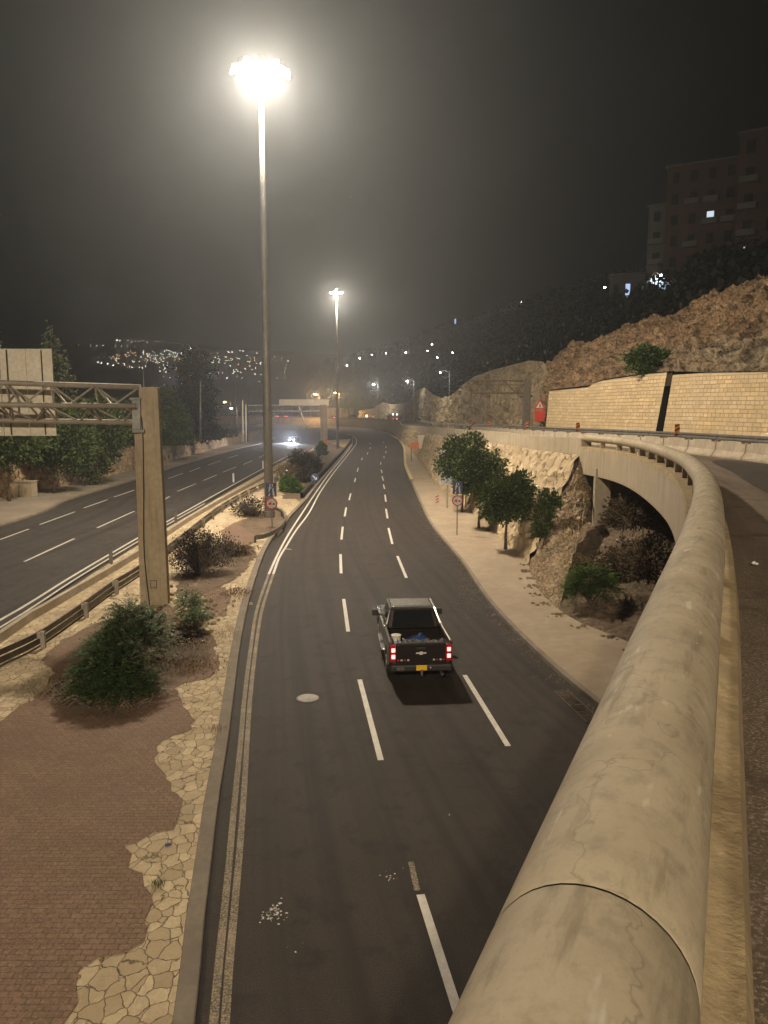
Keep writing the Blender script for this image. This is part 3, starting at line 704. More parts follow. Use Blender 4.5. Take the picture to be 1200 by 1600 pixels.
# upper barriers + guardrail
def arclen_pts(path, step): return resamp(path, step=step)
bpts = arclen_pts([p for p in barpath if p.y < 170], 3.0)
jer = [(-.30,0),(-.30,.10),(-.13,.38),(-.09,.86),(.09,.86),(.13,.38),(.30,.10),(.30,0)]
def jersey(Ln):
    mb = MB(); mb.prism(jer, -Ln/2, Ln/2, 'X'); return mb
proto = None
names_b = ['a rust-stained joint', 'a cracked face', 'a clean pale face', 'chipped lower edges']
for i, (p, q) in enumerate(zip(bpts, bpts[1:])):
    m_ = (p+q)/2; a = math.atan2((q-p).y, (q-p).x)
    if m_.y > 110: break
    if proto is None:
        proto = thing('concrete_barrier', 'x', 'barrier', m_, a, 'precast concrete barriers lining the upper road')
        jersey(2.92).build('barrier_body', M['barrier'], proto, bevel=.015)
        for q_ in ((-1.2,-.02,.84,.35,.24,.09), (1.2,-.02,.84,.35,.24,.09), (.9,-.31,.05,.22,.05,.08)): MB().box(q_[:3], q_[3:]).build('lifting_bracket', M['rust'], proto)
        b = proto
    else: b = dup(proto, m_, a, 'x')
    b['label'] = 'pale precast concrete barrier in the row between the upper road and its guardrail'
gr = thing('guardrail', 'long grey steel guardrail running above the concrete barriers of the upper road', 'guardrail')
gp = [p + Vector((0,0,1.0)) for p in offset([q for q in barpath if q.y < 235], .48)]
wprof = [(-.03,-.16),(.04,-.12),(.04,-.06),(-.03,-.015),(-.03,.015),(.04,.06),(.04,.12),(-.03,.16),(-.045,.16),(-.045,-.16)]
profile('rail_beam', gp, [(-b_, z) for b_, z in wprof], M['galv'], gr, closed=True)
for p in resamp(gp, step=4): 
    if -10 < p.y < 180: MB().box((p.x, p.y, p.z-.45), (.1, .14, 1.1)).build('post', M['galv'], gr)
def delineator(loc, label, h=.62, wd=.24, s=1):
    t = thing('hazard_marker', label, 'marker', loc, 0, None)
    MB().box((0,0,h/2), (wd, .03, h)).build('board', M['orange'], t, bevel=.005)
    mb = MB()
    for k in range(3):
        z = .02 + k*h*.36
        mb.add([(-wd/2,-.02,z),(wd/2,-.02,z+.16),(wd/2,-.02,min(h,z+.28)),(-wd/2,-.02,min(h,z+.12))], [(0,1,2,3)])
    mb.build('stripes', M['signblack'], t); return t
for (px, Y, lb, k) in [(1055, 38.5, 'large orange and black striped marker on the guardrail, the nearest to the viewer', 1.05), (902, 56, 'striped orange marker on the guardrail above the start of the round concrete rail', 1), (819, 70, 'small striped marker on the guardrail in front of the triangular sign', 1),
                       (761, 93, 'tiny dark marker on the guardrail below the steel gantry truss', 1), (736, 112, 'tiny dark marker on the guardrail left of the gantry truss', 1)]:
    gpt = min(gp, key=lambda p: abs(p.x/p.y - (px-600)/1200/ .995) if p.y > 20 else 9)
    delineator((gpt.x, gpt.y-.1, gpt.z-.12), lb, .72*k, .30)

# ================================================================== RIGHT-HAND SLOPES
# block walls
def wallstrip(name, label, bot, top, m, n=60, nv=12, disp=None, thick=.5, cap=True):
    a = resamp(bot, n=n); b = resamp(top, n=n)
    t = thing(name, label, 'retaining wall')
    sheet('wall_face', [[p.lerp(q, k) for p, q in zip(a, b)] for k in np.linspace(0, 1, nv)], m, t, disp=disp)
    bb = offset(b, thick)
    if cap: sheet('wall_cap', [b, [p + Vector((0,0,.06)) for p in b], [p + Vector((0,0,.06)) for p in bb], [p+Vector((0,0,-1)) for p in bb]], M['conc'], t, flip=False)
    return t
def bz(px, Y, z=5.4):
    p = A(px, 640, Y); return Vector((p.x, p.y, z))
w1b = [bz(1300,46), bz(1200,50), bz(1100,56), bz(1034,61.5)]
w1t = [A(1300,581,47.5), A(1200,582.5,51.5), A(1100,584,57.5), A(1051,587,61.5)]
wallstrip('block_retaining_wall', 'near tall retaining wall of sandy yellow split blocks above the upper road, right of the dark gap', w1b, w1t, M['block'])
w2b = [bz(1022,62), bz(980,65.5), bz(920,72), bz(880,77), bz(852,81)]
w2t = [A(1042,583,62), A(1000,587,65.5), A(940,596,72), A(925,601,74), A(920,606,74.5), A(858,612,81)]
wallstrip('block_retaining_wall', 'farther retaining wall of sandy yellow split blocks, left of the dark gap with stepped top', w2b, w2t, M['block'])
# dark sheet painted for the shade in the gap between the panels
o = strip('gap_shade', resamp([bz(1036,63.5), A(1054,585,64)], n=6), resamp([bz(1018,63.5), A(1038,583,64)], n=6), M['kerbdark'], flip=True); tag(o, 'dark upright sheet painted for the shade in the gap between the two yellow block walls', 'wall gap')
# verge between the barrier line and walls
vb = resamp([Vector((30,0,6.2)), Vector((30,30,6.1)), w1b[0]+Vector((0,0,.6)), w1b[-1]+Vector((0,0,.6)), w2b[-1]+Vector((0,0,.6)), Vector((16,110,5.5)), Vector((15.5,150,4.8)), Vector((14.5,190,4.4)), Vector((12.5,235,4.1)), Vector((11.5,275,4.0)), Vector((9.5,315,3.9)), Vector((2,372,3.8)), Vector((-15,428,3.8)), Vector((-46,474,3.8)), Vector((-108,515,3.8)), Vector((-180,535,3.8))], n=120)
va = resamp([p for p in offset(barpath, .25) if p.y > -5], n=120)
struct(sheet('verge', [[Vector((a.x,a.y,a.z-.02)) for a in va], vb], M['dirt'], flip=True))
# rocky slope above block walls
rb_ = [A(1420,560,42), A(1300,578,48.5), A(1200,579.5,52.5), A(1100,581,58.5), A(1045,580,63), A(1000,584,66.5), A(940,593,73), A(920,602,75.5), A(860,609,82), A(850,664,86)]
rt_ = [A(1420,405,60), A(1300,420,64), A(1200,440,69), A(1150,455,73), A(1100,470,78), A(1050,493,84), A(1010,508,90), A(960,526,95), A(900,547,100), A(850,577,104)]
a = resamp(rb_, n=340); b = cat(rt_, n=340)
rows = [[p.lerp(q, t) + Vector((0,0,1.2*math.sin(math.pi*t))) for p, q in zip(a, b)] for t in np.linspace(0, 1, 90)]
struct(sheet('rocky_slope', rows, M['slope'], disp=rockdisp(.85, .5, 7), flip=False))
# smooth spoil patch and dark rock just left of the block wall
rb2 = [bz(870,84,5.2), bz(840,88,5.2), bz(825,92,5.2), bz(780,103,5.2), bz(742,120,5.0), bz(715,145,4.8), bz(690,180,4.4), bz(668,225,4.1), bz(650,275,4.0), bz(632,340,3.8), bz(612,372,3.8), bz(590,398,3.7), bz(560,428,3.7)]
rt2 = [A(870,604,88), A(850,565,96), A(828,563,100), A(800,570,108), A(770,578,119), A(742,588,129), A(722,602,143), A(706,618,162), A(690,622,186), A(676,616,212), A(664,606,232), A(650,610,282), A(636,630,340), A(612,632,378), A(598,628,394), A(584,638,408), A(560,642,434)]
a = resamp(rb2, n=240); b = resamp(rt2, n=240)
rows = [[p.lerp(q, t) for p, q in zip(a, b)] for t in np.linspace(0, 1, 30)]
struct(sheet('cut_rock_face', rows, M['cliff'], disp=rockdisp(.9, .3, 9)))
# wooded dark hillside behind
hb = [p + Vector((3,3,-1.5)) for p in ([A(1420,405,60), A(1200,440,69), A(1100,470,78), A(1010,502,90), A(900,530,100), A(828,563,101), A(742,588,130), A(700,625,172), A(664,612,240), A(636,634,346), A(598,632,400), A(560,644,440), A(480,655,560)])]
hm = [A(1420,350,95), A(1200,412,105), A(1100,425,118), A(1010,462,150), A(900,490,190), A(828,515,240), A(742,540,300), A(676,560,420), A(636,575,520), A(598,590,600), A(560,600,700), A(480,620,850)]
ht = [A(1420,330,150), A(1200,395,170), A(1100,412,200), A(1010,432,240), A(920,452,300), A(840,474,380), A(760,497,480), A(690,520,640), A(640,535,800), A(598,548,950), A(560,556,1100), A(480,575,1300)]
n = 160
r0, r1, r2 = resamp(hb, n=n), cat(hm, n=n), cat(ht, n=n)
r3 = [p*1.0 + Vector((p.x*.5, p.y*.5, -20)) for p in r2]
rows = [[p.lerp(q, t) for p, q in zip(r0, r1)] for t in np.linspace(0, 1, 16)] + [[p.lerp(q, t) for p, q in zip(r1, r2)] for t in np.linspace(0, 1, 16)[1:]] + [r3]
def hdisp(vs, nr, nc):
    return [v + Vector((0,0,1))*(noise.fractal(v*.05, 1, 2, 4)*.012*v.length*(1 if 0 < i//nc < nr-1 else 0)) for i, v in enumerate(vs)]
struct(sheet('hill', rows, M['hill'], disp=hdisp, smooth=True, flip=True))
HROWS = rows
# far hill beyond the valley, with a town on it
fb = [A(-400,648,650), A(0,648,700), A(200,650,700), A(400,650,750), A(600,650,800), A(800,648,900), A(1100,640,1100)]
ft = [A(-400,548,1700), A(-100,540,1750), A(100,536,1800), A(200,530,1800), A(300,536,1850), A(380,545,1900), A(450,549,1950), A(550,556,2000), A(650,556,2050), A(800,560,2100), A(1100,570,2200)]
a = cat(fb, n=120); b = cat(ft, n=120)
rows = [[p.lerp(q, t) + Vector((0,0,10*noise.noise(p.lerp(q,t)*.004))) for p, q in zip(a, b)] for t in np.linspace(0, 1, 30)]
rows.append([p + Vector((0, 900, -150)) for p in b])
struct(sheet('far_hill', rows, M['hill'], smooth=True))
# left bank above the sandstone wall
LWt = [p + Vector((-.5, 0, 3.3)) for p in LWb]
lw = thing('rubble_retaining_wall', 'low warm rubble stone wall along the left edge of the motorway, below the trees', 'retaining wall')
a = resamp(LWb[20:], n=300)
def lwh(y): return float(np.interp(y, [0, 60, 90, 130, 200, 300], [3.6, 3.6, 3.4, 3.2, 2.6, 1.6]))
rows = [[p + Vector((-.5*t, 0, lwh(p.y)*t*(1+.06*noise.noise(p*.3)))) for p in a] for t in np.linspace(0, 1, 16)]
sheet('wall_face', rows, M['lowwall'], lw, disp=rockdisp(.22, .7, 11))
bank = [Vector((-120, p.y, 3)) for p in a]
struct(sheet('left_bank', [[p + Vector((-.4,0,lwh(p.y)-.1)) for p in a], [p + Vector((-6,0,lwh(p.y)+.8)) for p in a], [p + Vector((-30,0,1.5)) for p in a], [p + Vector((-160,20,-8)) for p in a]], M['ground'], flip=False))
# ================================================================== LEFT STREET FURNITURE
# low concrete median barrier of the motorway
lb = thing('median_barrier', 'low tan concrete barrier wall between the motorway and the steel guardrail', 'barrier')
bp_ = cat([Vector((-12.2,0,0))] + [G(*p) for p in [(0,1008),(62,966),(163,905),(225,866),(290,820),(350,784),(420,745),(460,722),(490,704)]], step=.8)
profile('barrier_wall', bp_, [(-.12,0),(-.10,.48),(.10,.48),(.12,0)], M['conc'], lb)
# guardrail
g2 = thing('guardrail', 'weathered double-beam steel guardrail with chunky posts between the median barrier and the flagstone island', 'guardrail')
gpx = [(-60,1082),(0,1050),(65,1017),(128,972),(178,933),(220,905),(268,868),(330,815),(350,800),(382,780),(430,756),(465,733),(490,712)]
gpt = cat([G(*p) for p in gpx], step=.5)
for hz, off in ((.62, 0), (.36, .0)):
    profile('rail_beam', [p + Vector((0,0,hz)) for p in offset(gpt, -.12+off)], [(.05,-.10),(-.03,-.07),(-.03,-.02),(.05,0),(-.03,.02),(-.03,.07),(.05,.10),(.07,.10),(.07,-.10)], M['rustrail'], g2, closed=True)
profile('lower_rail', [p + Vector((0,0,.12)) for p in offset(gpt, -.1)], [(-.02,-.05),(-.02,.05),(.02,.05),(.02,-.05)], M['rustrail'], g2, closed=True)
for p in resamp(gpt, step=4.0):
    if p.y < 120: MB().box((p.x+.12, p.y, .38), (.16, .12, .76)).box((p.x-.02, p.y, .6), (.22, .18, .2)).build('post', M['steel'], g2, bevel=.008)
# marker posts
for (px, py, h, lb_) in [(174,888,.75,'flat grey marker post on the median barrier left of the gantry column'), (275,822,.62,'thin dark post right of the gantry column at the motorway edge'), (365,757,.75,'white marker post beside the motorway left of the tall mast'), (411,735,.8,'far white marker post just left of the tall mast')]:
    p = G(px, py); t = thing('marker_post', lb_, 'marker post', (p.x, p.y, 0))
    MB().box((0,0,.25+h/2+.15), (.20, .05, h+.3)).build('board', M['signwhite'] if 'white' in lb_ else M['galv'], t, bevel=.01)
    MB().box((0,.03,.2), (.06, .05, .4)).build('stem', M['galv'], t)
# gantry
ga = G(245, 947); gy = ga.y
gn = thing('sign_gantry', 'tapered concrete gantry column on the island carrying a triangular steel truss over the motorway', 'gantry', (0,0,0))
tp = A(234, 605, gy)
hb2, ht2 = .62, .43
x0, x1 = ga.x-.02, tp.x
MB().hexa([(x0-.58,gy-.28,.0),(x0+.60,gy-.28,.0),(x0+.60,gy+.12,.0),(x0-.58,gy+.12,.0)], [(x1-.40,gy-.24,tp.z),(x1+.40,gy-.24,tp.z),(x1+.40,gy+.10,tp.z),(x1-.40,gy+.10,tp.z)]).build('column', M['column'], gn, bevel=.03)
zb = A(215, 677, gy).z
def cx(z): t = z/tp.z; return (x0-.58)*(1-t) + (x1-.40)*t
MB().hexa([(cx(0)-.04,gy-.25,0),(cx(0)+.1,gy-.25,0),(cx(0)+.1,gy+.1,0),(cx(0)-.04,gy+.1,0)], [(cx(zb)-.22,gy-.22,zb),(cx(zb)+.1,gy-.22,zb),(cx(zb)+.1,gy+.08,zb),(cx(zb)-.22,gy+.08,zb)]).build('column_buttress', M['column'], gn, bevel=.02)
MB().box((cx(zb)-.06, gy-.15, zb+.72), (.36, .42, 1.4), ry=R(2)).box((cx(zb)-.08, gy-.15, zb+1.46), (.48,.5,.1)).box((cx(zb)+.02, gy-.34, zb+.1), (.5,.12,.14)).build('truss_bracket', M['galv'], gn, bevel=.015)
xl = -30
def chord(pxy0, pxy1, y): 
    a = A(*pxy0, y); b = A(*pxy1, y); d = (b-a)/(b.x-a.x)
    return a + d*(xl-a.x), b
c1 = chord((0,598),(219,605), gy+.1); c2 = chord((0,632.5),(212,634.5), gy-.5); c3 = chord((0,657),(214,660), gy+.7)
for c in (c1, c2, c3): MB().tube(c, .115, 14).build('chord', M['steel'], gn, smooth=True)
def on(c, x): t = (x-c[0].x)/(c[1].x-c[0].x); return c[0].lerp(c[1], t)
mb = MB(); xs = np.arange(c2[1].x, xl, -1.9)
for i, (a_, b_) in enumerate(zip(xs, xs[1:])):
    m_ = (a_+b_)/2
    for u_, v_ in ((on(c1,a_), on(c2,m_)), (on(c2,m_), on(c1,b_)), (on(c2,a_), on(c3,m_)), (on(c3,m_), on(c2,b_)), (on(c1,a_), on(c3,a_)), (on(c3,a_), on(c1,b_)), (on(c2,a_), on(c3,a_))):
        MB().tube([u_, v_], .045, 6).build('brace', M['steel'], gn)
cb = [(x0-.20, gy-.31, .1), (x0-.34, gy-.31, 2.5), (x0-.24, gy-.30, 5.5), (x1-.30, gy-.28, 8.0), (x1-.5, gy-.30, 8.9)]
MB().tube(cat(cb, n=24), .022, 6).build('cable', M['black'], gn)
mb = MB(); hx = G(246, 905).x
for (dx, dz, sx, sz) in ((-.13,0,.025,.34),(.13,0,.025,.34),(0,.16,.28,.025),(0,-.16,.28,.025)): mb.box((x0+.0+dx, gy-.28, 1.05+dz), (sx,.03,sz))
mb.build('hatch_frame', M['rust'], gn)
MB().cyl((x1-.25, gy, tp.z+.35), .03, .7, seg=8).build('antenna_rod', M['galv'], gn)
# sign panels mounted behind truss, seen from the back
sp = thing('sign_board', 'large pale sign board seen from behind, carried on the gantry truss at the left edge', 'sign')
y_ = gy + 1.35
a = A(-130, 545, y_); b = A(78, 545, y_); c = A(85, 681, y_)
zt, zbm = a.z, c.z; W_ = b.x - a.x
for k in range(5):
    xa = a.x + W_*k/5; xb = a.x + W_*(k+1)/5 - .03
    MB().box(((xa+xb)/2 + .1, y_+.02*(k%2), (zt+zbm)/2), (xb-xa, .05, zt-zbm)).build('panel', M['panel'], sp, bevel=.01)
mb = MB()
for k in (0.6, 1.9, 3.3, 4.6): MB().box((a.x + W_*k/5+.1, y_-.09, (zt+zbm)/2), (.03,.06,zt-zbm-.1)).build('stiffener', M['rust'], sp)
# high masts
def ring(parent):
    mb = MB()
    for k in range(24):
        a0, a1 = 2*math.pi*k/24, 2*math.pi*(k+1)/24
        mb.tube([(1.45*math.cos(a0),1.45*math.sin(a0),33.4),(1.45*math.cos(a1),1.45*math.sin(a1),33.4)], .06, 6, False)
    for k in range(4): a0 = k*math.pi/2; mb.tube([(.2*math.cos(a0),.2*math.sin(a0),33.6),(1.45*math.cos(a0),1.45*math.sin(a0),33.4)], .05, 6)
    mb.cyl((0,0,33.7), .32, .8, seg=16); mb.build('head_ring', M['mast'], parent)
    for k in range(8):
        a0 = k*math.pi/4 + .2; c = Vector((1.75*math.cos(a0), 1.75*math.sin(a0), 33.35))
        h_ = MB().box((0,0,0), (.95,.8,.42), 0, taper=.7).build('floodlight', M['mast'], parent, bevel=.03); h_.location = c; h_.rotation_euler = (0, R(16), a0)
        MB().box((0.05,0,-.24), (.85,.7,.08)).build('lens', M['lampwhite'], h_, bevel=.02)
def mast(p, label, r0=.36, power=1.0, head=1.0):
    t = thing('high_mast_lamp', label, 'lamp mast', p)
    MB().tube([(0,0,z) for z in (0,8,16,25,33.9)], [r0,.34,.27,.20,.14], 20).build('pole', M['mast'], t, smooth=True)
    MB().cyl((0,0,.3), r0+.08, .6, seg=20).build('base_sleeve', M['mast'], t, smooth=False)
    before = set(t.children); ring(t)
    if head != 1.0:
        for c in set(t.children) - before:
            if c.name.startswith('floodlight'): c.location.x *= head; c.location.y *= head; c.scale = (head, head, head)
            else: c.scale = (head, head, 1)
    ld = bpy.data.lights.new('mast_light', 'POINT'); ld.energy = MAST_W*power; ld.color = (1, .84, .62); ld.shadow_soft_size = .9
    lo = bpy.data.objects.new('mast_light', ld); COL.objects.link(lo); lo.parent = t; lo.location = (0,0,32.7)
    return t
mp = G(421, 811); mast((mp.x, mp.y, .05), 'nearest tall lamp mast rising from the island beside the lower road, brilliantly lit', power=1)
m2 = G(526.5, 703); mast((m2.x, 168, .05), 'distant tall lamp mast with small lit head standing behind the narrow end of the island', .3, .55, .62)
mast((-9.5, -50, .05), 'tall lit lamp mast standing behind the viewer', power=2.1)
# guard ring round the mast foot
gring = thing('mast_guardrail', 'curved dark guardrail wrapped round the foot of the tall mast', 'guardrail')
cpt = [(mp.x + 1.5*math.cos(t)*1.1, mp.y + .1 + 1.6*math.sin(t), .62) for t in np.linspace(R(200), R(400), 26)]
cpt = [p + Vector((0,0,.48)) for p in cat([G(*q) for q in [(399,851),(412,849),(428,842),(440,832),(445,820),(440,809),(428,802)]], n=26)]
profile('rail_beam', cpt, [(.05,-.15),(-.03,-.1),(-.03,-.03),(.05,0),(-.03,.03),(-.03,.1),(.05,.15),(.07,.15),(.07,-.15)], M['galv'], gring, closed=True)
for c in cpt[::5]: MB().box((c.x, c.y, .3), (.12,.12,.5)).build('post', M['rustrail'], gring)
# signs
def disc(mb, c, r, y, n=28, r_in=0):
    vs = [(c[0]+r*math.cos(2*math.pi*k/n), y, c[1]+r*math.sin(2*math.pi*k/n)) for k in range(n)]
    if r_in:
        vs += [(c[0]+r_in*math.cos(2*math.pi*k/n), y, c[1]+r_in*math.sin(2*math.pi*k/n)) for k in range(n)]
        mb.add(vs, [(k, (k+1)%n, n+(k+1)%n, n+k) for k in range(n)])
    else: mb.add(vs, [tuple(range(n))])
def motorway_sign(p, zc, s, pole_h, label, rz=0):
    t = thing('road_sign', label, 'road sign', p, rz)
    MB().cyl((0,.05,pole_h/2), .04, pole_h, seg=10).build('pole', M['galv'], t)
    b = MB().box((0,0,zc+s*1.0), (s*1.05,.03,s*1.4)).build('blue_panel', M['signblue'], t, bevel=.01)
    mb = MB(); y = -.019; z0 = zc+s*.35; z1 = zc+s*1.65
    mb.add([(-.34*s,y,z0),(-.16*s,y,z0),(-.06*s,y,z1-.1*s),(-.14*s,y,z1-.1*s)], [(0,1,2,3)])
    mb.add([(.34*s,y,z0),(.16*s,y,z0),(.06*s,y,z1-.1*s),(.14*s,y,z1-.1*s)], [(0,1,2,3)])
    mb.box((0,y-.001,zc+s*1.15), (.5*s,.004,.1*s)); mb.build('road_symbol', M['signwhite'], b)
    y2 = -.024; mb = MB(); mb.add([(-.5*s,y2,z0),(-.38*s,y2,z0),(.5*s,y2,z1),(.38*s,y2,z1)], [(0,1,2,3)]); mb.build('black_slash', M['signblack'], b)
    mb = MB().cyl((0,0,zc-s*.42), s*.60, .03, 'Y', 30); d = mb.build('round_plate', M['signwhite'], t)
    mb = MB(); disc(mb, (0,zc-s*.42), s*.60, -.018, 30, s*.47); mb.build('red_ring', M['signred'], d)
    mb = MB().box((-.12*s,-.019,zc-s*.42), (.24*s,.004,.26*s)).box((-.28*s,-.019,zc-s*.47), (.1*s,.004,.16*s)); mb.build('red_truck_symbol', M['signred'], d)
    mb = MB().box((.22*s,-.019,zc-s*.48), (.26*s,.004,.10*s)).box((.22*s,-.019,zc-s*.41), (.14*s,.004,.08*s)); mb.build('car_symbol', M['signblack'], d)
    return t
p = G(429, 822); motorway_sign((p.x, p.y-1.3, .1), 2.05, .72, 3.1, 'blue end-of-motorway sign over a red-ringed no-overtaking disc in front of the tall mast')
p = G(714, 839); motorway_sign((p.x, p.y, .13), 2.62, .62, 3.6, 'blue end-of-motorway sign over a red-ringed no-overtaking disc on the right pavement by the trees', R(-4))
p = G(492, 772); t = thing('keep_right_sign', 'small round blue sign with a white arrow at the island edge', 'road sign', (p.x, p.y, .1))
MB().cyl((0,.04,.7), .04, 1.4, seg=8).build('pole', M['galv'], t)
d = MB().cyl((0,0,1.6), .42, .03, 'Y', 28).build('blue_disc', M['signblue'], t)
mb = MB(); mb.add([(-.26,-.02,1.78),(-.14,-.02,1.84),(.12,-.02,1.56),(.02,-.02,1.48)], [(0,1,2,3)]); mb.add([(.24,-.02,1.36),(.22,-.02,1.66),(-.06,-.02,1.42)], [(0,1,2)]); mb.build('arrow', M['signwhite'], d)
p = G(509, 712); t = thing('orange_sign', 'small orange warning board on a thin pole at the far end of the island', 'sign', (p.x, p.y, .1))
MB().cyl((0,.04,1.2), .05, 2.4, seg=8).build('pole', M['galv'], t); MB().box((0,0,2.6), (.7,.04,.75)).build('board', M['orange'], t, bevel=.02)
p = G(521, 720); t = thing('marker_post', 'thin striped red post at the island edge near the kerb wall', 'marker post', (p.x, p.y, .1))
MB().cyl((0,0,.5), .1, 1.0, seg=8).build('post', M['orange'], t); MB().cyl((0,0,.62), .107, .18, seg=8).cyl((0,0,.9), .107, .12, seg=8).build('band', M['signwhite'], t)
# right side boards
p = G(653, 722); t = thing('orange_sign', 'orange and white board on a leg beside the far pavement and stone wall', 'sign', (p.x-.2, p.y, .13))
MB().cyl((-.9,.05,1.4), .06, 2.8, seg=8).cyl((.9,.05,1.4), .06, 2.8, seg=8).build('leg', M['rust'], t)
MB().box((-.35,0,2.6), (1.4,.06,1.0)).build('orange_panel', M['orange'], t); MB().box((.9,.01,3.2), (1.5,.06,2.2)).build('pale_panel', M['panel'], t, bevel=.3)
p = G(683, 790); t = thing('hazard_marker', 'small red and white striped marker standing on the right pavement before the billboard', 'marker', (p.x, p.y, .13))
MB().box((0,0,.42), (.28,.04,.8)).build('board', M['signwhite'], t, bevel=.01)
mb = MB()
for k in range(3): z = .08+.26*k; mb.add([(-.14,-.025,z),(.14,-.025,z+.12),(.14,-.025,z+.24),(-.14,-.025,z+.12)], [(0,1,2,3)])
mb.build('stripes', M['signred'], t)
by = 66; pb = A(700, 768, by); t = thing('billboard', 'pale blue and white billboard half hidden behind the pavement trees', 'billboard', (pb.x+.75, by, .13), R(-8))
hB = A(700,706,by).z; 
MB().box((0,0,(2.0+hB)/2), (3.0,.12,hB-2.0)).build('frame', M['signwhite'], t, bevel=.02)
MB().box((.1,-.075,(2.1+hB)/2), (2.6,.02,hB-2.4)).build('print', M['bill'], t)
MB().box((-.8,0,1.0), (.14,.14,2.0)).box((.8,0,1.0), (.14,.14,2.0)).build('leg', M['steel'], t)
# warning triangle on the upper road
p = A(843, 655, 72); t = thing('warning_sign', 'red triangular warning sign over a red board beside the upper road, by the block wall', 'road sign', (p.x, p.y, 5.9))
MB().cyl((0,.05,1.2), .04, 2.4, seg=8).build('pole', M['galv'], t)
MB().box((0,0,2.1), (.95,.04,1.0)).build('red_board', M['signred'], t, bevel=.02)
tr = MB(); tr.prism([(-.55,2.72),(.55,2.72),(0,3.7)], -.02, .02, 'Y'); tt = tr.build('triangle', M['signred'], t, bevel=.02)
tr = MB(); tr.add([(-.34,-.025,2.86),(.34,-.025,2.86),(0,-.025,3.42)], [(0,1,2)]); tr.build('white_field', M['signwhite'], tt)
tr = MB(); tr.box((0,-.03,3.05),(.1,.004,.3)).build('black_symbol', M['signblack'], tt)
# gantry of the upper road
ug = thing('sign_gantry', 'dark steel post and open lattice truss over the upper road, against the rock face', 'gantry')
yg = 84; q = A(822, 664, yg)
MB().box((q.x, yg, (5.6+12)/2-.1), (.75,.7,6.4)).build('post', M['rustrail'], ug, bevel=.03)
a = A(735, 594.5, yg-1); b = A(822, 595, yg); a2 = A(740, 614, yg-1); b2 = A(822, 614, yg)
MB().tube([a,b], .07, 8).build('chord', M['rust'], ug); MB().tube([a2,b2], .07, 8).build('chord', M['rust'], ug)
MB().tube([a.lerp(a2,.35),b.lerp(b2,.35)], .04, 8).build('chord', M['rust'], ug)
mb = MB()
for k in range(5):
    t0, t1 = k/5, (k+1)/5
    MB().tube([(a if k%2 else a2).lerp(b if k%2 else b2, t0), (a2 if k%2 else a).lerp(b2 if k%2 else b, t1)], .06, 6).build('brace', M['rust'], ug)
MB().tube([A(812,619,yg), A(832,619,yg)], .12, 8).build('arm', M['rustrail'], ug)
# far gantry on the island's end
fg = thing('sign_gantry', 'far concrete gantry column with long truss across the motorway, near the headlights', 'gantry')
yf = 172; p0 = A(506, 700, yf)
MB().box((A(506,660,yf).x, yf, 4.9), (1.5,1.2,9.6)).build('column', M['column'], fg, bevel=.05)
for (ya, yb) in ((633.5,634),(643,643)): MB().tube([A(388,ya,yf), A(500,yb,yf)], .16, 8).build('chord', M['steel'], fg)
mb = MB(); ps = [A(388+i*8, 633.7 if i%2 else 643, yf) for i in range(15)]
for a_, b_ in zip(ps, ps[1:]): MB().tube([a_, b_], .07, 5).build('brace', M['steel'], fg)
MB().box(A(475,629,yf), (11,.2,1.4)).build('sign_panel', M['panel'], fg)
# leaning pole and small poles
def simple_pole(name, label, px, py_b, py_t, Y, r, zb=0, lean=0, m='galv', category='pole'):
    b = A(px, py_b, Y); t_ = A(px+lean, py_t, Y); o = MB().tube([(b.x, Y, b.z), ((b.x+t_.x)/2, Y, (b.z+t_.z)/2), (t_.x, Y, t_.z)], [r, r*.85, r*.6], 10).build(name, M[m], smooth=True)
    return tag(o, label, category)
simple_pole('pole', 'slim tilted pale pole leaning beside the far motorway gantry', 479, 670, 632, 190, .16, lean=-13, m='panel')
simple_pole('pole', 'tall slim grey pole in front of the broad dark cypress on the left', 313, 693, 595, 125, .16, m='galv')
simple_pole('pole', 'dark rusty pole standing by the concrete box before the rubble wall at far left', 50, 757, 681, 78, .13, m='rust')
for (px, t_, lb_) in ((367,600,'thin dark utility pole left of the lattice poles beyond the motorway'), (387,606,'thin tall utility pole just left of the big mast far away')):
    simple_pole('utility_pole', lb_, px, 690, t_, 205, .16, m='rustrail')
for (px, lb_) in ((379,'pale slender utility pole, left one of the close pair beside the far motorway verge'), (384,'pale slender utility pole, right one of the close pair beside the far motorway verge')):
    simple_pole('utility_pole', lb_, px, 692, 625 if px == 379 else 632, 185, .22, m='panel')
p = G(41, 776); t = thing('concrete_box', 'squat grey concrete cabinet at the foot of the rusty pole by the rubble wall', 'cabinet', (p.x-.2, p.y, 0))
MB().box((0,0,.75), (2.2,1.2,1.5)).build('body', M['conc'], t, bevel=.04); MB().box((0,0,1.53), (2.35,1.35,.08)).build('lid', M['barrier'], t, bevel=.02); MB().box((-.2,-.62,.7),(1.3,.03,1.1)).build('door', M['column'], t)
# railing on top of left wall
rl = thing('wall_railing', 'thin dark railing on top of the rubble wall near the broad cypress', 'railing')
rp = [p + Vector((-.8,0,lwh(p.y)+.9)) for p in a and resamp([q for q in LWb if 95 < q.y < 190], step=1.0)]
MB().tube(rp, .04, 6).build('top_rail', M['rustrail'], rl); MB().tube([p - Vector((0,0,.8)) for p in rp], .04, 6).build('bottom_rail', M['rustrail'], rl)
mb = MB()
for p in rp[:98]: MB().tube([p, p-Vector((0,0,.95))], .03, 4).build('baluster', M['rustrail'], rl)
